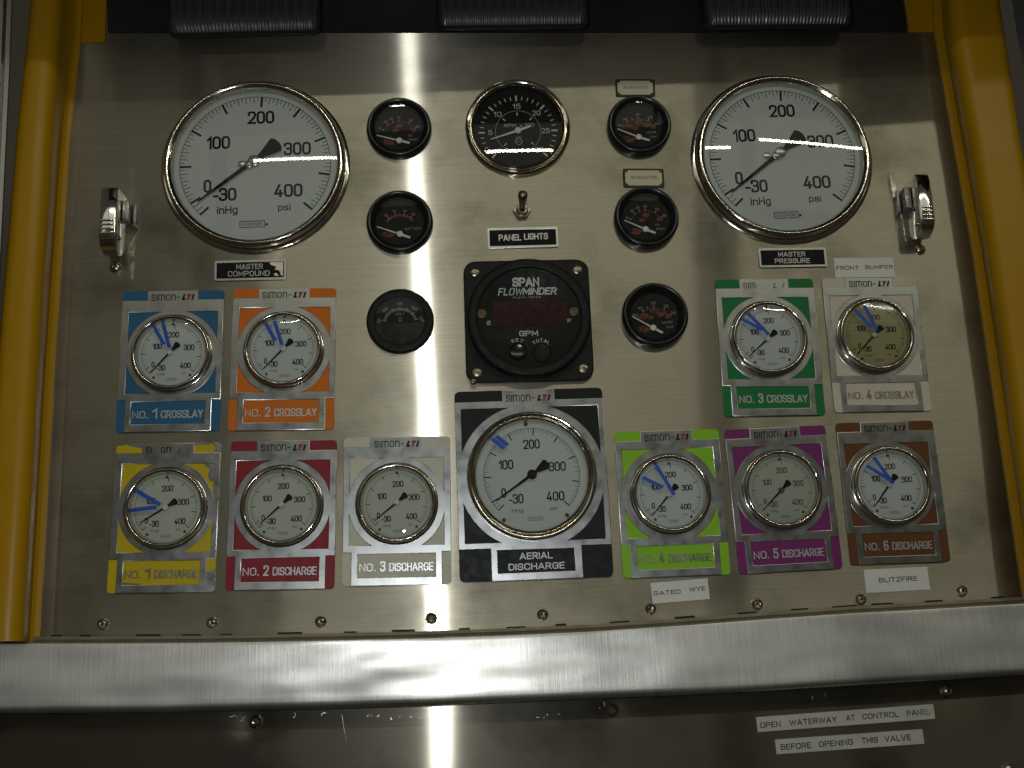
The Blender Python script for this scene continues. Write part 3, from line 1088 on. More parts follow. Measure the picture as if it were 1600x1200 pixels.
GEO['small'] = dict(R=RS, dial=pressure_dial(RS, .0012, 1.09 * RS, 'small'), pointer=pointer_mesh(RS, .0022, 'small'), hub=hub_mesh(RS, .0022, 'small'),
                    lens=dome(1.12 * RS, .0046, .0016, GLASS),
                    bezel=rim([(1.345 * RS, 0), (1.345 * RS, .0012), (1.33 * RS, .0016), (1.30 * RS, .0018), (1.295 * RS, .0040), (1.28 * RS, .0054), (1.25 * RS, .0063), (1.215 * RS, .0066), (1.18 * RS, .0063), (1.15 * RS, .0055), (1.13 * RS, .0044), (1.12 * RS, .003), (1.085 * RS, .0012)], CHROME),
                    lens_z=(.0046, .0016, 1.12))
GEO['aerial'] = dict(R=RA, dial=pressure_dial(RA, .0016, 1.15 * RA, 'aerial'), pointer=pointer_mesh(RA, .0030, 'aerial'), hub=hub_mesh(RA, .0030, 'aerial'),
                     lens=dome(1.15 * RA, .0055, .0018, GLASS),
                     bezel=rim([(1.345 * RA, 0), (1.345 * RA, .002), (1.34 * RA, .0042), (1.325 * RA, .0060), (1.295 * RA, .0070), (1.26 * RA, .0068), (1.235 * RA, .0060), (1.225 * RA, .0052), (1.21 * RA, .0060), (1.185 * RA, .0064), (1.165 * RA, .0058), (1.15 * RA, .0046), (1.14 * RA, .0018)], CHROME),
                     lens_z=(.0055, .0018, 1.15))
GEO['master'] = dict(R=RM, dial=pressure_dial(RM, .0030, 1.075 * RM, 'master'), pointer=pointer_mesh(RM, .0048, 'master'), hub=hub_mesh(RM, .0048, 'master'),
                     lens=dome(1.085 * RM, .0085, .0012, GLASS),
                     bezel=rim([(1.25 * RM, 0), (1.25 * RM, .0010), (1.243 * RM, .0016), (1.20 * RM, .0019), (1.193 * RM, .0045), (1.186 * RM, .0075), (1.170 * RM, .0092), (1.150 * RM, .0099), (1.128 * RM, .0097), (1.115 * RM, .0088), (1.105 * RM, .0085), (1.095 * RM, .0080), (1.08 * RM, .0060), (1.07 * RM, .0030)], CHROME),
                     lens_z=(.0085, .0012, 1.085))


def gauge_parts(root, kind, cxy, hub, tip, c, rot, hz, dialm=None, ptr_scale=1.0, hub_mat=None, lens_mat=None, strokes=(), ink=None):
    """put dial, bezel, pointer, lens on root (its centre c, rotation rot in panel coords); cxy = gauge centre in root coords"""
    g = GEO[kind]
    R = g['R']
    mv = Matrix.Translation((cxy.x, cxy.y, hz)) @ Matrix.Rotation(-rot, 4, 'Z')
    objs = []
    b = part('bezel', g['bezel'], root)
    mats = {}
    if dialm:
        mats[0] = dialm
    if ink:
        for i, mm in enumerate(g['dial'].materials):
            if mm == INK:
                mats[i] = ink
    d = part('dial', g['dial'], root, mats or None)
    # pointer: turned about the hub so that it points along hub -> tip
    dv = P(*tip, .004).xy - P(*hub, .004).xy
    a = math.atan2(dv.y, dv.x) - PI / 2
    p = part('pointer', g['pointer'], root)
    h = part('hub', g['hub'], p, {0: hub_mat} if hub_mat else None)
    l = part('lens', g['lens'], root, {0: lens_mat} if lens_mat else None)
    for o in (b, d, l):
        o.matrix_local = mv
    hp = local(c, rot, *hub, hz + .003)
    lim = hp - cxy
    if lim.length > .06 * R and kind != 'master':
        hp = cxy + lim.normalized() * .06 * R
    p.matrix_local = Matrix.Translation((hp.x, hp.y, hz)) @ Matrix.Rotation(a - rot, 4, 'Z')
    z0, rise, rr = g['lens_z']
    for s0, s1, w in strokes:
        zz = hz + z0 + rise
        q0, q1 = local(c, rot, *s0, zz), local(c, rot, *s1, zz)
        mbx = MB()
        wid = w * DIST / F
        n = 10
        vs, fs = [], []
        d2 = (q1 - q0).normalized()
        nn = Vector((-d2.y, d2.x))
        for k in range(n + 1):
            for sd in (-1, 1):
                jit = 1 + 0.10 * noise.noise(Vector((q0.x * 900 + k * .9, sd * 3.0, 1)))
                q = q0.lerp(q1, k / n) + nn * sd * wid / 2 * jit + d2 * (0.0003 * sd if k in (0, n) else 0)
                rel = (q - cxy).length / (rr * R)
                if rel > .985:
                    q = cxy + (q - cxy) * (.985 / rel)
                    rel = .985
                vs.append((q.x, q.y, hz + z0 + rise * (1 - rel * rel) + .00025))
        for k in range(n):
            fs.append((2 * k, 2 * k + 1, 2 * k + 3, 2 * k + 2))
        mbx.raw(vs, fs, BLUE)
        part('marker_stroke', mbx.mesh('marker_stroke'), root)


# master gauges
for cen, hub, tip, lab in (((400.5, 260.5), (398, 254), (310, 318), 'large white dial gauge at the upper left, hung above the MASTER COMPOUND tag'),
                           ((1220.5, 248.5), (1218, 240.5), (1141.5, 303), 'large white dial gauge at the upper right, hung above the MASTER PRESSURE tag')):
    c = P(*cen, .001).xy
    t = thing('master_gauge', lab, 'gauge', c.x, c.y, .0015, 0, 'large master pressure gauges')
    gauge_parts(t, 'master', Vector((0, 0)), hub, tip, c, 0.0, 0.0)
    m = MB()
    q = local(c, 0, hub[0] - 20, hub[1] + 3.5, .004)
    m.lathe([(.0028, .003), (.0028, .0042), (.0018, .0046), (0, .0045)], SCREW, q.x, q.y, 14)
    part('adjusting_screw', m.mesh('adjusting_screw'), t)

# colour plated gauges
SMALLP = dict(tx0=.245, tx1=.745, ty=.068, x0=.06, x1=.945, y0=.115, y1=.735, by=.782, bx0=.080, bx1=.915, lx0=.140, lx1=.855, ly0=.792, ly1=.948, ra=.452, bev=.00034,
              lg=(.285, .565, .59, .705, .016, .066))
AERP = dict(tx0=.32, tx1=.675, ty=.058, x0=.042, x1=.962, y0=.092, y1=.805, by=.835, bx0=.208, bx1=.802, lx0=.25, lx1=.752, ly0=.845, ly1=.962, ra=.487, bev=.00036,
            lg=(.345, .54, .56, .645, .018, .058))


def plate_parts(root, w, h, cxy, prm, paint, label, twoline=False, worn=None, logo='full', letter_mat=None, hole_r=None):
    Z0, ZF = .0010, .0016
    fx = lambda x: (x - .5) * w
    fy = lambda y: (.5 - y) * h
    F2 = lambda x, y: (fx(x), fy(y))
    m = MB()
    m.prism(rrect(w, h, .035 * w, 5), 0, Z0, paint)
    plate = part('face_plate', m.mesh('face_plate', angle=30), root)
    p = prm
    outer = [F2(*q) for q in ((p['tx0'], 0), (p['tx1'], 0), (p['tx1'], p['ty']), (1, p['ty']), (1, p['by']), (p['bx1'], p['by']), (p['bx1'], 1), (p['bx0'], 1), (p['bx0'], p['by']), (0, p['by']), (0, p['ty']), (p['tx0'], p['ty']))]
    ra = p['ra'] * w
    holes = [[F2(p['lx0'], p['ly0']), F2(p['lx1'], p['ly0']), F2(p['lx1'], p['ly1']), F2(p['lx0'], p['ly1'])]]
    for sx_, sy_ in ((-1, 1), (1, 1), (1, -1), (-1, -1)):
        ex = fx(p['x0'] if sx_ < 0 else p['x1'])
        ey = fy(p['y0'] if sy_ > 0 else p['y1'])
        ex = cxy.x + max(-ra * .97, min(ra * .97, ex - cxy.x))
        ey = cxy.y + max(-ra * .955, min(ra * .955, ey - cxy.y))
        dx, dy = ex - cxy.x, ey - cxy.y
        a0 = math.atan2(math.sqrt(max(0, ra * ra - dx * dx)) * sy_, dx)
        a1 = math.atan2(dy, math.sqrt(max(0, ra * ra - dy * dy)) * sx_)
        if a1 - a0 > PI:
            a1 -= 2 * PI
        if a1 - a0 < -PI:
            a1 += 2 * PI
        tri = [(ex, ey)] + [(cxy.x + ra * math.cos(a0 + (a1 - a0) * k / 12), cxy.y + ra * math.sin(a0 + (a1 - a0) * k / 12)) for k in range(13)]
        holes.append(tri)
    vs, fs = fill_geo(outer, holes, ZF - Z0 + .0003, p['bev'])
    m = MB()
    m.raw([(v.x, v.y, v.z + Z0 + (ZF - Z0 - .0003) / 2 + .00005) for v in vs], fs, ALU)
    if worn:
        for poly in worn:
            m.prism([F2(*q) for q in poly], Z0 - .0002, Z0 + .00018, ALU)
    part('metal_frame', m.mesh('metal_frame', angle=40), plate)
    # lettering
    m = MB()
    lm = letter_mat or LETTER
    lw = (p['lx1'] - p['lx0']) * w
    lc = fx((p['lx0'] + p['lx1']) / 2)
    if twoline:
        a, b = label
        m.text(a, lc, fy(.878), .215 * w, .034 * h, Z0 + .0001, lm, bold=.02, ext=.0004)
        m.text(b, lc, fy(.932), .365 * w, .034 * h, Z0 + .0001, lm, bold=.02, ext=.0004)
    else:
        a, num, b = label
        yb = .880
        x0, x1 = .155, .835
        m.text(a, fx(x0 + .075), fy(yb), .150 * w, .052 * h, Z0 + .0001, lm, bold=.012, ext=.0004)
        m.text(num, fx(x0 + .215), fy(yb - .006), .05 * w, .070 * h, Z0 + .0001, lm, bold=.016, ext=.0004)
        m.text(b, fx((x0 + .275 + x1) / 2), fy(yb), (x1 - x0 - .275) * w, .055 * h, Z0 + .0001, lm, bold=.012, ext=.0004)
    part('lettering', m.mesh('lettering', angle=20), plate)
    m = MB()
    s0, s1, l0, l1, t0, t1 = p['lg']
    zt = ZF + .00018
    yc, hh = fy((t0 + t1) / 2 + .008), (t1 - t0) * h
    if logo == 'full':
        m.text('s\u0131mon-', fx((s0 + s1) / 2), yc, (s1 - s0) * w, hh * .92, zt, INK, bold=.004)
        m.text('L', fx(l0 + (l1 - l0) * .20), yc, (l1 - l0) * .46 * w, hh * .86, zt, INK, bold=.10, shear=.30)
        m.text('T', fx(l0 + (l1 - l0) * .56), yc, (l1 - l0) * .52 * w, hh * .86, zt + .00005, RED_I, bold=.12, shear=.30)
        m.text('I', fx(l0 + (l1 - l0) * .88), yc, (l1 - l0) * .22 * w, hh * .86, zt, INK, bold=.10, shear=.30)
    else:
        # worn print: some characters rubbed down to bare metal
        k = (s1 - s0) * w / 5.6
        for i, ch in enumerate('s\u0131mon-'):
            off = (.35, 1.05, 1.95, 3.25, 4.3, 5.2)[i]
            wd = (.75, .18, 1.15, .85, .8, .4)[i]
            m.text(ch, fx(s0) + off * k, yc if ch != '-' else yc, wd * k, hh * (.9 if ch != '-' else .12), zt, (INK if logo[i] == '1' else INKF if logo[i] == '2' else ALU), bold=.006)
        for i, ch in enumerate('LTI'):
            m.text(ch, fx(l0 + (l1 - l0) * (.2, .56, .88)[i]), yc, (l1 - l0) * (.46, .5, .2)[i] * w, hh * .8, zt, INKF if i != 1 else ALU, bold=.02, shear=.35)
    part('maker_mark', m.mesh('maker_mark'), plate)


PL = [
    # paint, corners TL TR BR BL, gauge centre, hub, tip, label text, description, strokes, dial, extras
    ('blue', [(191, 456), (350, 453), (343.5, 673), (181.5, 676)], (267.5, 551), (266, 551), (234, 584), ('NO.', '1', 'CROSSLAY'), 'gauge on a blue colour plate reading NO. 1 CROSSLAY',
     [((240, 509), (257, 539), 5.5), ((254.5, 504), (265.5, 544), 5.5)], None, {}),
    ('orange', [(362.5, 452), (524, 449.5), (523, 671.5), (358.5, 672.5)], (442.8, 545.5), (443, 545), (413, 575), ('NO.', '2', 'CROSSLAY'), 'gauge on an orange colour plate reading NO. 2 CROSSLAY',
     [((415, 505), (430.5, 533), 5.5), ((429, 501.5), (441, 540), 5.5)], None, {}),
    ('yellow', [(178.5, 693.5), (343.5, 691.5), (337.5, 925), (171, 927)], (258, 793.5), (259, 793), (231, 810), ('NO.', '1', 'DISCHARGE'), 'gauge on a chipped yellow plate reading NO. 1 DISCHARGE',
     [((212.5, 766), (251, 789), 6), ((204, 797.5), (245, 793), 6)], DIALA, dict(worn=[
         [(.10, .0), (.245, .0), (.245, .035), (.12, .018)], [(.0, .0), (.10, .0), (.09, .012), (.0, .014)], [(.90, .0), (1.0, .01), (1.0, .065), (.93, .065), (.95, .03)], [(.745, .005), (.90, .0), (.89, .014), (.745, .018)],
         [(.79, .118), (.942, .118), (.942, .265), (.905, .265), (.885, .22), (.905, .185), (.84, .145)],
         [(.918, .875), (.96, .86), (1.0, .855), (1.0, .985), (.98, .999), (.918, .999)], [(.14, .93), (.30, .940), (.30, .95), (.14, .95)]], logo='110113')),
    ('red', [(359, 690), (524, 687.5), (525, 920), (354, 922.5)], (440, 789.5), (440, 788.5), (403, 822), ('NO.', '2', 'DISCHARGE'), 'gauge on a dark red colour plate reading NO. 2 DISCHARGE', [], DIALA, {}),
    ('cream', [(535.5, 684), (700.5, 682), (708.5, 912.5), (536.5, 916.5)], (619.7, 786), (620, 785), (585, 814), ('NO.', '3', 'DISCHARGE'), 'gauge on a cream plate reading NO. 3 DISCHARGE, left of the large black plate', [], DIALA, {}),
    ('lime', [(961, 675), (1123.5, 670.5), (1140.5, 897), (972.5, 904)], (1048, 771), (1045, 773), (1017.5, 807.5), ('NO.', '4', 'DISCHARGE'), 'gauge on a bright lime green plate reading NO. 4 DISCHARGE',
     [((1023.8, 725), (1052.5, 773.8), 5.5), ((1003.8, 746), (1035, 762), 6)], None, {}),
    ('purple', [(1134.5, 671.5), (1291.5, 664.5), (1314.5, 888), (1152, 897.5)], (1222.5, 764), (1219, 767.5), (1190, 799), ('NO.', '5', 'DISCHARGE'), 'gauge with faded figures on a purple plate reading NO. 5 DISCHARGE',
     [], DIALA, dict(hub_mat=RUST, ink=INKF, lens_mat=GLASSD)),
    ('brown', [(1307.5, 661), (1460, 657), (1482.5, 877.5), (1327.5, 883)], (1392.5, 758), (1389, 757.5), (1366, 791), ('NO.', '6', 'DISCHARGE'), 'gauge on a brown colour plate reading NO. 6 DISCHARGE',
     [((1365, 715), (1393.8, 756), 5.5), ((1353.8, 727.5), (1388, 750), 5.5)], None, {}),
    ('green', [(1117, 437.5), (1270, 435), (1290, 649), (1131.5, 650.5)], (1202, 528), (1199, 530), (1171, 556), ('NO.', '3', 'CROSSLAY'), 'gauge on a dark green colour plate reading NO. 3 CROSSLAY',
     [((1168.8, 490), (1200, 523.8), 5.5), ((1160, 498.8), (1190, 516), 5.5)], None, dict(logo='212033')),
    ('beige', [(1283, 435), (1431, 433), (1456, 642), (1305, 644.5)], (1368.5, 522.5), (1365.6, 523.5), (1337.5, 555), ('NO.', '4', 'CROSSLAY'), 'gauge with a yellowed dial on a beige plate reading NO. 4 CROSSLAY',
     [((1336, 485), (1360, 512.5), 5.5), ((1350, 477.5), (1368.8, 517.5), 5.5)], DIALY, dict(lens_mat=GLASSD)),
]
for paint, corners, gc, hub, tip, text, desc, strokes, dialm, ex in PL:
    c, rot, w, h = fit(corners, .0025)
    t = thing('plated_gauge', desc, 'gauge', c.x, c.y, .0015, rot, 'small pressure gauges on colour plates')
    cxy = local(c, rot, *gc, .0055)
    plate_parts(t, w, h, cxy, SMALLP, PAINT[paint], text, letter_mat=ALU if paint in ('yellow', 'lime', 'cream', 'beige') else None, worn=ex.get('worn'), logo=ex.get('logo', 'full'))
    gauge_parts(t, 'small', cxy, hub, tip, c, rot, .0016, dialm, strokes=strokes, hub_mat=ex.get('hub_mat'), ink=ex.get('ink'), lens_mat=ex.get('lens_mat'))
c, rot, w, h = fit([(709.5, 612.5), (941.5, 605.5), (958, 901), (718.5, 910.5)], .0025)
t = thing('plated_gauge', 'larger gauge on a black plate reading AERIAL DISCHARGE, at the bottom centre', 'gauge', c.x, c.y, .0015, rot)
cxy = local(c, rot, 831, 742.5, .0055)
plate_parts(t, w, h, cxy, AERP, PAINT['black'], ('AERIAL', 'DISCHARGE'), True, letter_mat=LETTER)
gauge_parts(t, 'aerial', cxy, (831, 742), (773.5, 784), c, rot, .0016, strokes=[((775, 681), (793, 696), 6.5), ((769, 685.5), (787.5, 701), 6.5)])

# tachometer
c = P(809, 201, .001).xy
R = (P(870.6, 206) - P(747, 206)).length / 2
t = thing('tachometer', 'chrome rimmed black tachometer marked RPM x 100 at the top centre', 'gauge', c.x, c.y, .0015)
ro = (P(890.5, 201) - P(727, 201)).length / 2
part('bezel', rim([(ro, 0), (ro, .002), (ro * .985, .0036), (ro * .955, .0046), (ro * .925, .0042), (ro * .905, .0036), (ro * .90, .0048), (ro * .885, .0062), (ro * .86, .0068), (ro * .84, .0060), (ro * .832, .004), (ro * .83, .0015)], CHROME), t)
m = MB()
z = .0018
m.lathe([(ro * .84, z - .0006), (ro * .84, z), (0, z)], FACE_T, seg=64)
e = z + .0001
dcx = local(c, 0, 808.8, 205, .004)
oy = dcx.y
for k in range(31):
    a = -135 + 9 * k
    p0, p1 = pol(R * (.84 if k % 5 == 0 else .87), a, 0, oy), pol(R * (.995 if k % 5 == 0 else .97), a, 0, oy)
    m.bar(p0, p1, R * (.045 if k % 5 == 0 else .022), e - .00005, e, INKW)
for k in range(7):
    a = -135 + 45 * k
    s_ = str(k * 5)
    x, y = pol(R * (.70 if k not in (0, 6) else .72), a, 0, oy)
    m.text(s_, x, y, R * (.10 if len(s_) == 1 else .20), R * .135, e, INKW)
    if k not in (1, 5):
        m.bar(pol(R * .44, a, 0, oy), pol(R * .52, a, 0, oy), R * .03, e - .00005, e, INKW)
nb = len(m.bm.verts)
ring_arc(m, R * .565, R * .578, -150, 150, e, INKG, 60)
m.bm.verts.ensure_lookup_table()
for v in m.bm.verts[nb:]:
    v.co.y += oy
m.text('RPM', -.20 * R, .17 * R + oy, .30 * R, .09 * R, e, INKW)
m.text('x 100', .23 * R, .17 * R + oy, .36 * R, .09 * R, e, INKW)
nb = len(m.bm.verts)
ring_arc(m, .075 * R, .095 * R, 0, 360, e, INKG, 20)
m.bm.verts.ensure_lookup_table()
for v in m.bm.verts[nb:]:
    v.co.y += oy - .27 * R
for dx in (-.035, .035):
    m.text('o', dx * R, oy - .16 * R, .06 * R, .06 * R, e, INKG)
m.text('SW', 0, oy - .27 * R, .10 * R, .06 * R, e, INKG)
part('dial', m.mesh('dial'), t)
m = MB()
hb = local(c, 0, 809.4, 203.8, .005)
tp, tl = local(c, 0, 767, 217.5, .005), local(c, 0, 829, 196.5, .005)
m.bar(tp, hb, R * .022, .0030, .0036, NEEDLEW, R * .06)
m.bar(hb, tl, R * .075, .0030, .0036, NEEDLEW, R * .05)
n_ = part('pointer', m.mesh('pointer'), t)
m = MB()
m.lathe([(R * .085, .003), (R * .085, .0042), (R * .06, .0048), (0, .0048)], NEEDLEW, hb.x, hb.y, 20)
part('hub', m.mesh('hub'), n_)
part('lens', dome(ro * .84, .0052, .0003, GLASS), t).rotation_euler.x = -.009

# small round black gauges
SG = 'small round black engine gauges'


def black_gauge(cen, rpx, hub, tip, tail, kind, label, flat=False):
    c = P(*cen, .001).xy
    ro = rpx * (P(cen[0] + 1, cen[1], .001) - P(cen[0], cen[1], .001)).length
    t = thing('engine_gauge', label, 'gauge', c.x, c.y, .0015, 0, SG)
    if flat:
        prof = [(ro, 0), (ro, .003), (ro * .985, .0044), (ro * .955, .005), (ro * .79, .0052), (ro * .765, .0048), (ro * .755, .0015)]
        ri = .765
    else:
        prof = [(ro, 0), (ro, .0030), (ro * .985, .0058), (ro * .955, .0074), (ro * .915, .0080), (ro * .87, .0076), (ro * .80, .0056), (ro * .735, .0040), (ro * .72, .0015)]
        ri = .735
    part('bezel', rim(prof, BLACKM if flat else BLACKP), t)
    m = MB()
    z = .0018
    m.lathe([(ro * ri, z - .0006), (ro * ri, z), (0, z)], FACE_B, seg=48)
    e = z + .0001
    rr = random.Random(int(cen[0] * 7 + cen[1]))
    if kind == 'temp':
        nb = len(m.bm.verts)
        oy = -.10 * ro
        for k in range(-24, 25):
            a = k * 3.1
            lg = k % 8 == 0
            p0, p1 = pol(ro * .44, a, 0, oy), pol(ro * (.56 if lg else .53), a, 0, oy)
            m.bar(p0, p1, ro * .012, e - .00005, e, INKW if lg else INKG)
        for s_, a in (('400', -78), ('600', -42), ('800', 0), ('1000', 42), ('1200', 78)):
            x, y = pol(ro * .655, a, 0, oy)
            m.text(s_, x, y, ro * .05 * len(s_), ro * .085, e, INKG, rot=-R_(a) * .7)
        m.text('DEG. F', 0, .23 * ro, .27 * ro, .08 * ro, e, INKG)
        m.text('\u03a9', 0, .06 * ro, .09 * ro, .13 * ro, e, INKG)
        nb = len(m.bm.verts)
        ring_arc(m, ro * .58, ro * .63, -110, -84, e, ORANGE_I, 10)
        m.sheet([(-.74 * ro, -.06 * ro), (.74 * ro, -.06 * ro), (.68 * ro, -.30 * ro), (.5 * ro, -.54 * ro), (0, -.73 * ro), (-.5 * ro, -.54 * ro), (-.68 * ro, -.30 * ro)][::-1], e + .0004, BLACKP)
    else:
        oy = -.26 * ro
        ar, a1 = .50 * ro, 64
        if kind == 'battery':
            ring = (.46 * ro, .54 * ro, 52)
        else:
            ring = (.50 * ro, .525 * ro, 66)
        nb = len(m.bm.verts)
        ring_arc(m, ring[0], ring[1], -ring[2], ring[2], e, ORANGE_I, 24)
        m.bm.verts.ensure_lookup_table()
        for v in m.bm.verts[nb:]:
            v.co.y += oy
        nums = {'oil': ['0', '20', '30', '40', '60', '80'], 'water': ['100', '140', '', '180', '210', '240'], 'battery': ['10', '12', '14', '16']}[kind]
        A = [-62, -38, -20, 0, 34, 60] if kind != 'battery' else [-38, -13, 14, 38]
        for s_, a in zip(nums, A):
            x, y = pol(ro * .66, a, 0, oy)
            if s_:
                m.text(s_, x, y, ro * .045 * len(s_) + .02 * ro, ro * .085, e, INKG)
            m.bar(pol(ro * .53, a, 0, oy), pol(ro * .585, a, 0, oy), ro * .018, e - .00005, e, INKW)
        if kind == 'battery':
            for a in (-26, 0, 26):
                m.bar(pol(ro * .535, a, 0, oy), pol(ro * .575, a, 0, oy), ro * .016, e - .00005, e, INKG)
            m.text('BATTERY', .40 * ro, -.20 * ro, .50 * ro, .075 * ro, e, INKG)
        elif kind == 'oil':
            m.text('OIL', .34 * ro, -.22 * ro, .15 * ro, .075 * ro, e, INKG)
            m.text('PRESS', .42 * ro, -.36 * ro, .27 * ro, .07 * ro, e, INKG)
        else:
            m.text('WATER', .36 * ro, -.22 * ro, .32 * ro, .075 * ro, e, INKG)
            m.text('TEMP', .42 * ro, -.37 * ro, .24 * ro, .07 * ro, e, INKG)
        # flaked orange print
        spots = [(.02, .12, .16), (-.12, -.05, .13), (.42, -.03, .15), (-.30, -.42, .20), (-.38, -.36, .14)] if kind != 'battery' else [(-.32, -.38, .20), (-.40, -.34, .14)]
        if kind == 'water':
            spots += [(-.30, .02, .20), (.22, .04, .16), (.0, .16, .18), (-.42, -.02, .12)]
        for x, y, s_ in spots:
            n = 11
            poly = []
            for k in range(n):
                q = s_ * ro * rr.uniform(.45, 1.05)
                poly.append((x * ro + q * math.cos(2 * PI * k / n), y * ro + .6 * q * math.sin(2 * PI * k / n)))
            m.sheet(poly, e + .00004, ORANGE_I)
    part('dial', m.mesh('dial'), t)
    if hub:
        m = MB()
        h_, tp, tl = [local(c, 0, *q, .005) for q in (hub, tip, tail)]
        m.bar(tp, h_, ro * .032, .0030, .0034, NEEDLEW, ro * .05)
        m.bar(h_, tl, ro * .085, .0030, .0034, NEEDLEW, ro * .07)
        n_ = part('pointer', m.mesh('pointer'), t)
        m = MB()
        m.lathe([(ro * .095, .003), (ro * .095, .0040), (ro * .07, .0045), (0, .0045)], NEEDLEW, h_.x, h_.y, 20)
        part('hub', m.mesh('hub'), n_)
    l_ = part('lens', dome(ro * (ri + .015), .0046, .0006, GLASS), t)
    if not flat:
        l_.matrix_local = Matrix.Translation((0, 0, .0046)) @ Matrix.Rotation(R_(5), 4, 'X') @ Matrix.Translation((0, 0, -.0046))


black_gauge((624, 204), 50.8, (623.8, 219.4), (588.8, 211), (640, 223), 'oil', 'round black oil gauge left of the bright streak, topmost of its column of three')
black_gauge((625, 350), 52, (625, 365.6), (588.8, 354), (641, 371), 'battery', 'round black gauge marked BATTERY, middle of the column left of the bright streak')
black_gauge((625.6, 503.5), 52.5, None, None, None, 'temp', 'flat rimmed black gauge with a half covered face, left of the red display meter', True)
black_gauge((997.5, 199.5), 50, (998, 214), (965, 201), (1015, 219), 'water', 'round black water gauge under the upper GENERATOR tag')
black_gauge((1008.7, 343), 50.6, (1008.8, 358), (975.6, 344), (1024.4, 364), 'oil', 'round black oil gauge under the lower GENERATOR tag')
black_gauge((1022, 495), 52, (1020.6, 512), (988, 494), (1036, 520), 'water', 'round black water gauge without a tag, right of the red display meter')

# flow meter
c, rot, w, h = fit([(723.5, 409.5), (918.5, 405.5), (928.5, 594.5), (728.5, 599)], .004)
t = thing('flow_meter', 'square black digital meter with a dark red display window marked GPM', 'meter', c.x, c.y, .0015, rot)
m = MB()
vs, fs = fill_geo(rrect(w, h, .10 * w, 6), [], .0046, .0012)
m.raw([(v.x, v.y, v.z + .0023) for v in vs], fs, BLACKM)
pl = part('case_plate', m.mesh('case_plate', angle=40), t)
hf = .0015 + .014
dc = local(c, rot, 827, 494.5, hf)
rd = (P(924, 494, hf) - P(730.5, 494, hf)).length / 2
part('round_body', rim([(rd * .985, .004), (rd, .006), (rd, .0125), (rd * .985, .0138), (rd * .955, .0143), (rd * .87, .0143), (rd * .85, .0138), (rd * .845, .0126), (rd * .835, .0122), (0, .0122)], BLACKM), t).location = (dc.x, dc.y, 0)
ZF = .0122
lp_ = lambda x, y: local(c, rot, 710 + x / 5.454, 390 + y / 5.454, .0015 + ZF)
m = MB()
q = [lp_(*k) for k in ((322, 447), (955, 440), (962, 640), (330, 662))]
m.prism([tuple(k) for k in q][::-1], ZF - .001, ZF + .0004, REDWIN)
part('display_window', m.mesh('display_window'), t)
m = MB()


def mt(body, x0, y0, x1, y1, mat=INKW, **k):
    m = MB()
    a, b = lp_(x0, y1), lp_(x1, y0)
    cc = (a + b) / 2
    m.text(body, cc.x, cc.y, abs(b.x - a.x), abs(b.y - a.y), ZF + .00015, mat, **k)
    part('printed_lettering', m.mesh('printed_lettering'), t)


mt('SPAN', 495, 235, 722, 318, bold=.045)
mt('FLOW', 372, 325, 590, 393, bold=.006, shear=.2)
mt('MINDER', 580, 320, 880, 388, bold=.04, shear=.2)
mt('PLANO, TEXAS', 502, 398, 735, 418)
mt('GPM', 553, 688, 712, 740, bold=.03)
mt('S', 277, 607, 308, 643, bold=.02)
mt('F', 965, 590, 995, 624, bold=.02)
for body, cx_, cy_, rr_ in (('SET', 535, 860, 92), ('TOTAL', 742, 870, 100)):
    n = len(body)
    m = MB()
    for i, ch in enumerate(body):
        a = (i - (n - 1) / 2) * (24 if n == 3 else 19)
        p0 = lp_(cx_ + rr_ * math.sin(R_(a)), cy_ - rr_ * math.cos(R_(a)) * .97)
        m.text(ch, p0.x, p0.y, .0021, .0026, ZF + .00015, INKW, rot=-R_(a), bold=.02)
    part('printed_lettering', m.mesh('printed_lettering'), t)
for (x, y, rr_, mat) in ((543, 870, 74, BLACKP), (748, 878, 80, BLACKM)):
    m = MB()
    p0 = lp_(x, y)
    r_ = rr_ / 5.454 * DIST / F
    m.lathe([(r_, ZF - .0005), (r_, ZF + .0010), (r_ * .9, ZF + .0014), (r_ * .8, ZF + .0010), (0, ZF + .0008)], mat, p0.x, p0.y, 28)
    part('push_button', m.mesh('push_button'), t)
for (x, y) in ((235, 545), (1018, 528)):
    m = MB()
    p0 = lp_(x, y)
    m.lathe([(.0036, ZF - .0005), (.0036, ZF + .0004), (.0030, ZF + .0007), (.0014, ZF + .0007), (.0012, ZF + .0002), (0, ZF + .0002)], RUST, p0.x, p0.y, 20)
    part('face_screw', m.mesh('face_screw'), t)
for (x, y) in ((172, 193), (1047, 172), (192, 1047), (1098, 1012), (160, 1122)):
    m = MB()
    p0 = local(c, rot, 710 + x / 5.454, 390 + y / 5.454, .0065)
    big = y != 1122
    m.lathe([(.0040 if big else .0026, .0044), (.0036 if big else .0022, .0056), (.0022 if big else .0012, .0062), (.0008, .0062), (.0006, .0056), (0, .0056)], BRONZE, p0.x, p0.y, 18)
    part('case_screw', m.mesh('case_screw'), t)

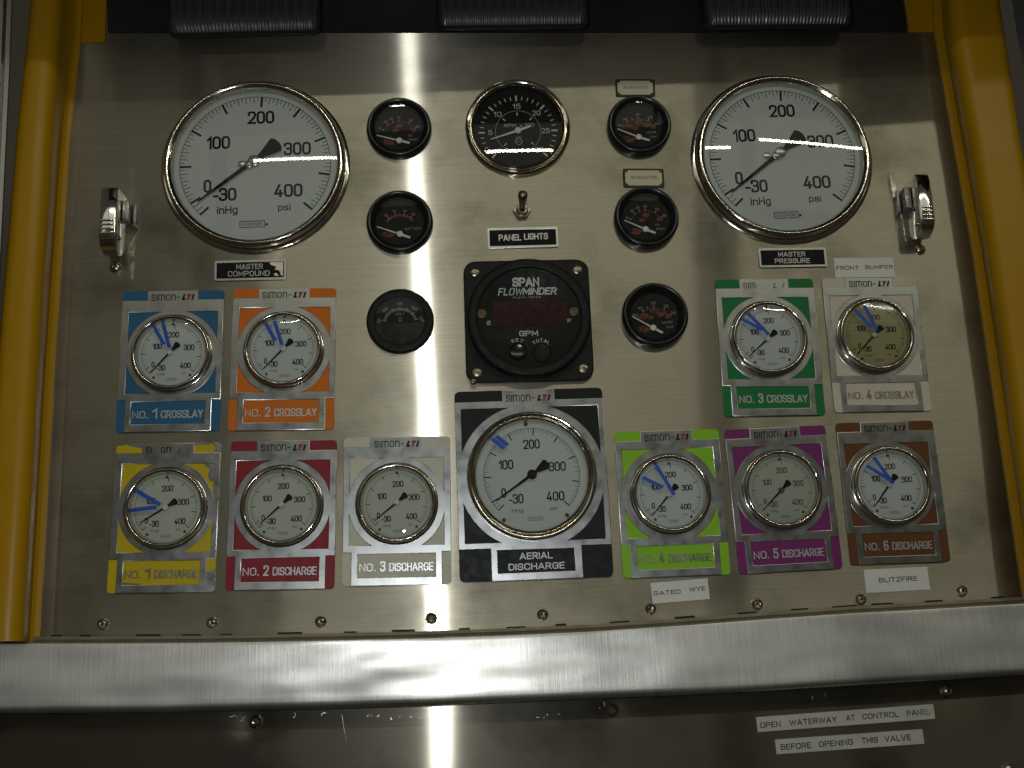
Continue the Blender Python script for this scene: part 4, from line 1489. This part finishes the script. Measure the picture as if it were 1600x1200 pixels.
# toggle switch
c = P(815.5, 331, .001).xy
t = thing('toggle_switch', 'small tarnished metal toggle switch above the PANEL LIGHTS tag', 'switch', c.x, c.y, .0015)
m = MB()
m.lathe([(.0070, 0), (.0072, .0004), (.0072, .0028), (.0066, .0034), (.0050, .0034)], BRONZE, seg=6, a0=R_(0))
m.lathe([(.0050, .0030), (.0050, .0052), (.0042, .0060), (.0022, .0060), (.0018, .0052), (0, .005)], BRONZE, seg=24)
part('hex_nut', m.mesh('hex_nut', angle=30), t)
m = MB()
pts = [(0, 0, .004), (0, .0015, .008), (0, .0036, .014), (0, .0052, .0185), (0, .0060, .0208), (0, .0064, .0221)]
m.tube(pts, [.0020, .0024, .0031, .0037, .0036, .0020], BRONZE, 18)
part('lever', m.mesh('lever', angle=60), t)

# ---------------------------------------------------------------- tags and labels


def metal_tag(corners, lines, label, wear=None):
    c, rot, w, h = fit(corners, .0025)
    t = thing('name_tag', label, 'name tag', c.x, c.y, .0015, rot)
    m = MB()
    m.prism(rrect(w, h, .0012, 3), 0, .0007, INK)
    bd = part('tag_body', m.mesh('tag_body', angle=30), t)
    vs, fs = fill_geo(rrect(w, h, .0012, 3), [rrect(w * .935, h * .76, .0004, 2)], .0008, .0002)
    m = MB()
    m.raw([(v.x, v.y, v.z + .0008) for v in vs], fs, ALU)
    if wear:
        for poly in wear:
            m.prism([((x - .5) * w, (.5 - y) * h) for x, y in poly], .0005, .00085, SCREW)
    part('raised_border', m.mesh('raised_border', angle=40), bd)
    m = MB()
    for body, fx_, fy_, fw, fh in lines:
        m.text(body, (fx_ - .5) * w, (.5 - fy_) * h, fw * w, fh * h, .0007, ALU, bold=.012, ext=.0005)
    part('lettering', m.mesh('lettering', angle=20), bd)


metal_tag([(761, 356.5), (870.5, 353.5), (874, 386), (762, 388.5)], [('PANEL', .32, .49, .32, .30), ('LIGHTS', .685, .46, .335, .30)], 'black metal tag reading PANEL LIGHTS under the toggle switch')
metal_tag([(335, 407.5), (447, 404.5), (447.5, 436.7), (334.5, 439)], [('MASTER', .49, .33, .37, .26), ('COMPOUND', .48, .67, .58, .26)], 'worn black metal tag reading MASTER COMPOUND',
          [[(.76, .16), (.80, .13), (.955, .13), (.955, .82), (.93, .80), (.90, .55), (.84, .50), (.86, .35), (.79, .28)], [(.82, .72), (.86, .66), (.90, .80), (.86, .84)]])
metal_tag([(1186, 388.7), (1291, 386), (1292, 417), (1185.5, 417.7)], [('MASTER', .49, .33, .40, .25), ('PRESSURE', .49, .67, .52, .25)], 'black metal tag reading MASTER PRESSURE')


def card_tag(corners, label):
    c, rot, w, h = fit(corners, .002)
    t = thing('name_tag', label, 'name tag', c.x, c.y, .0015, rot)
    m = MB()
    m.prism(rrect(w, h, .0012, 3), 0, .0008, GRIME)
    bd = part('tag_body', m.mesh('tag_body', angle=30), t)
    m = MB()
    a, b = w * .445, h * .40
    k = .0022
    m.prism([(-a + k, -b), (a - k, -b), (a - k, -b + k * .5), (a, -b + k), (a, b - k), (a - k, b - k * .5), (a - k, b), (-a + k, b), (-a + k, b - k * .5), (-a, b - k), (-a, -b + k), (-a + k, -b + k * .5)], .0006, .0010, CREAM)
    for sx_ in (-1, 1):
        for sy_ in (-1, 1):
            m.lathe([(.0007, .0008), (.0006, .0012), (0, .0013)], RUST, sx_ * (a - k * .3), sy_ * (b - k * .3), 10)
    m.text('GENERATOR', 0, .02 * h, .64 * w, .17 * h, .00105, TAN_I, bold=.004)
    part('card_insert', m.mesh('card_insert'), bd)


card_tag([(961, 124), (1023, 124), (1023.7, 151), (962.2, 151)], 'upper of the two cream GENERATOR tags in dark frames')
card_tag([(973, 263.5), (1036.8, 264), (1038.5, 293), (973.8, 293)], 'lower of the two cream GENERATOR tags in dark frames')


def tape(corners, lines, label, mat=LABELW, hp=.0015):
    c, rot, w, h = fit(corners, hp)
    m = MB()
    m.box((0, 0, .0002), (w, h, .0004), mat)
    for body, fx_, fy_, fw, fh, ink in lines:
        m.text(body, (fx_ - .5) * w, (.5 - fy_) * h, fw * w, fh * h, .0005, ink, bold=.02)
    solo('tape_label', m.mesh('tape_label', angle=30), label, 'label', c.x, c.y, hp, rot)


tape([(1302.5, 403.7), (1395.6, 402.3), (1398.7, 433), (1305, 434)], [('FRONT', .215, .51, .38, .20, INK), ('BUMPER', .745, .49, .46, .20, INK)], 'white tape label reading FRONT BUMPER above the beige plate')
tape([(1016, 911), (1105.3, 903.7), (1109, 936), (1020, 943.5)], [('GATED', .27, .52, .47, .21, INK), ('WYE', .80, .47, .28, .21, INK)], 'white tape label reading GATED WYE under the lime green plate')
tape([(1349, 891), (1449, 885), (1452.7, 921.7), (1353.5, 926.3)], [('BLITZFIRE', .52, .48, .60, .21, INK)], 'white tape label reading BLITZFIRE under the brown plate')
tape([(1181, 1120.5), (1458.5, 1100), (1460.2, 1123), (1183.8, 1144)], [('OPEN', .075, .56, .115, .38, INK), ('WATERWAY', .315, .54, .265, .38, INK), ('AT', .525, .51, .05, .38, INK), ('CONTROL', .695, .50, .205, .38, INK), ('PAN', .885, .49, .082, .38, INK), ('EL', .953, .49, .042, .38, INKF)],
     'long grimy tape label reading OPEN WATERWAY AT CONTROL PANEL', LABELD, HP + .0003)
tape([(1211, 1155.5), (1441.6, 1139), (1443.3, 1162), (1212.7, 1178.6)], [('BEFORE', .135, .54, .205, .40, INK), ('OPENING', .405, .53, .23, .40, INK), ('THIS', .635, .50, .11, .40, INK), ('VALVE', .825, .49, .18, .40, INK)],
     'grimy tape label reading BEFORE OPENING THIS VALVE', LABELD, HP + .0003)

# ---------------------------------------------------------------- screws


def screw_mesh(r):
    m = MB()
    m.lathe([(r, 0), (r, .0005), (r * .93, .0014), (r * .72, .0025), (r * .40, .0031), (r * .36, .0030), (0, .0031)], SCREW, seg=24)
    for a in (0, 90):
        t = R_(a + 20)
        d = Vector((math.cos(t), math.sin(t))) * r * .5
        m.bar(tuple(-d), tuple(d), r * .17, .0026, .00335, GRIME)
    return m.mesh('screw', angle=50)


SM = screw_mesh(.0042)
row = [((160, 975), 'lowest row screw at the far left under the yellow plate, first of nine'), ((331, 973), 'bottom row screw under the gap between the yellow and red plates'), ((501, 971), 'bottom row screw under the right end of the red plate'),
       ((674, 966), 'bottom row screw under the cream plate beside the bright streak'), ((848, 960), 'bottom row screw under the black AERIAL DISCHARGE plate'), ((1017, 951), 'bottom row screw under the GATED WYE label'),
       ((1184, 944), 'bottom row screw under the purple plate'), ((1346, 936), 'bottom row screw beside the lower left corner of the BLITZFIRE label'), ((1504, 923), 'bottom row screw at the far right beyond the BLITZFIRE label')]
for i, ((x, y), lab) in enumerate(row):
    c = P(x, y, .003)
    solo('screw', SM, lab, 'screw', c.x, c.y, .0015, i * 1.1, 'screws along the bottom edge of the panel')
SB = screw_mesh(.0046)
for x, y, lab in ((180, 417, 'round head screw below the left chrome latch'), (1438, 389, 'round head screw below the right chrome latch')):
    c = P(x, y, .003)
    solo('screw', SB, lab, 'screw', c.x, c.y, .0015, .4)
for x, y, lab in ((398, 1128, 'screw in a dent of the dark lower sheet, left of centre'), (957, 1110, 'rusty screw at the top of the dark lower sheet, near the middle'), (1482, 1080, 'screw in the dark lower sheet above the long tape label'), (1578, 1203, 'screw at the bottom right corner of the dark lower sheet')):
    c = P(x, y, HP + .002)
    o = solo('screw', SB, lab, 'screw', c.x, c.y, HP - (.0008 if x < 1400 else 0), .9)
    if x == 957:
        o.material_slots[0].link = 'OBJECT'
        o.material_slots[0].material = RUST

# ---------------------------------------------------------------- chrome latches


def latch(face, low, sgn, label):
    """face: TL TR BR BL of the flat front; low: photo y of the rounded foot"""
    hf = .026
    c, rot, w, h = fit(face, hf)
    foot = local(c, rot, (face[2][0] + face[3][0]) / 2, low, hf * .55)
    t = thing('chrome_latch', label, 'latch', c.x, c.y, .0015, rot, 'chrome latches at the panel sides')
    # side profile (y, z), swept across x
    prof = [(h / 2, .0), (h / 2, hf - .0045), (h / 2 - .0012, hf - .0028), (h / 2 - .003, hf - .0019), (0, hf - .0006), (-h / 2, hf)]
    y1 = foot.y
    for k in range(1, 9):
        a = R_(90 * k / 8)
        prof.append((-h / 2 + (y1 + h / 2) * math.sin(a), .010 + (hf - .010) * math.cos(a)))
    prof += [(y1 + .002, .004), (y1 + .006, .0)]
    m = MB()
    n = len(prof)
    xs = (-w / 2, -w / 2 + .0008, w / 2 - .0008, w / 2)
    vs, fs = [], []
    for x in xs:
        for y, z in prof:
            sh = 0.0 if abs(x) < w / 2 - .0004 else .0008
            cy, cz = 0.0, .012
            vs.append((x, y + (cy - y) * sh / .03, max(0, z + (cz - z) * sh / .016)))
    for i in range(3):
        for j in range(n - 1):
            fs.append((i * n + j, (i + 1) * n + j, (i + 1) * n + j + 1, i * n + j + 1))
    fs += [tuple(range(n)), tuple(range(4 * n - 1, 3 * n - 1, -1))]
    m.raw(vs, fs, LATCH)
    bd = part('latch_body', m.mesh('latch_body', angle=45), t)
    m = MB()
    sx_ = sgn * (w / 2)
    m.box((sx_ + sgn * .003, h * .10, .008), (.0055, h * .44, .009), LATCHD, .0006)
    m.box((sx_ + sgn * .0080, h * .08, .003), (.0026, h * .50, .005), LATCHD, .0005)
    part('strike_block', m.mesh('strike_block', angle=40), t)
    m = MB()
    m.lathe([(.0030, 0), (.0028, .0012), (.0018, .0022), (0, .0026)], LATCH, 0, 0, 16)
    o = part('side_rivet', m.mesh('side_rivet'), t)
    o.matrix_local = Matrix.Translation((sx_ - sgn * .0004, -h / 2 - .002, .017)) @ Matrix.Rotation(sgn * PI / 2, 4, 'Y')
    m = MB()
    for k in range(4):
        m.box((0, -h * .30 - k * .0034 + .002, hf + .0003), (w * .82, .0015, .0010), LATCH, .0004)
    part('grip_ridges', m.mesh('grip_ridges'), bd)
    return t


latch([(158, 290.5), (184, 290.5), (180, 363), (155, 364)], 398, 1, 'chrome latch on the left side of the panel with its strike to the right')
latch([(1432, 269), (1453, 270), (1459, 342), (1438, 343)], 372, -1, 'chrome latch on the right side of the panel with its strike to the left')
# loose keeper clip beside the right latch
c = P(1397, 292, .003).xy
m = MB()
q = [local(c, 0, *k, .004) for k in ((1389, 272), (1396, 278), (1404, 308), (1396, 309))]
m.prism([tuple(k) for k in q][::-1], 0, .003, LATCHD)
solo('keeper_clip', m.mesh('keeper_clip', angle=20), 'thin bent metal clip beside the right chrome latch', 'clip', c.x, c.y, .0015)
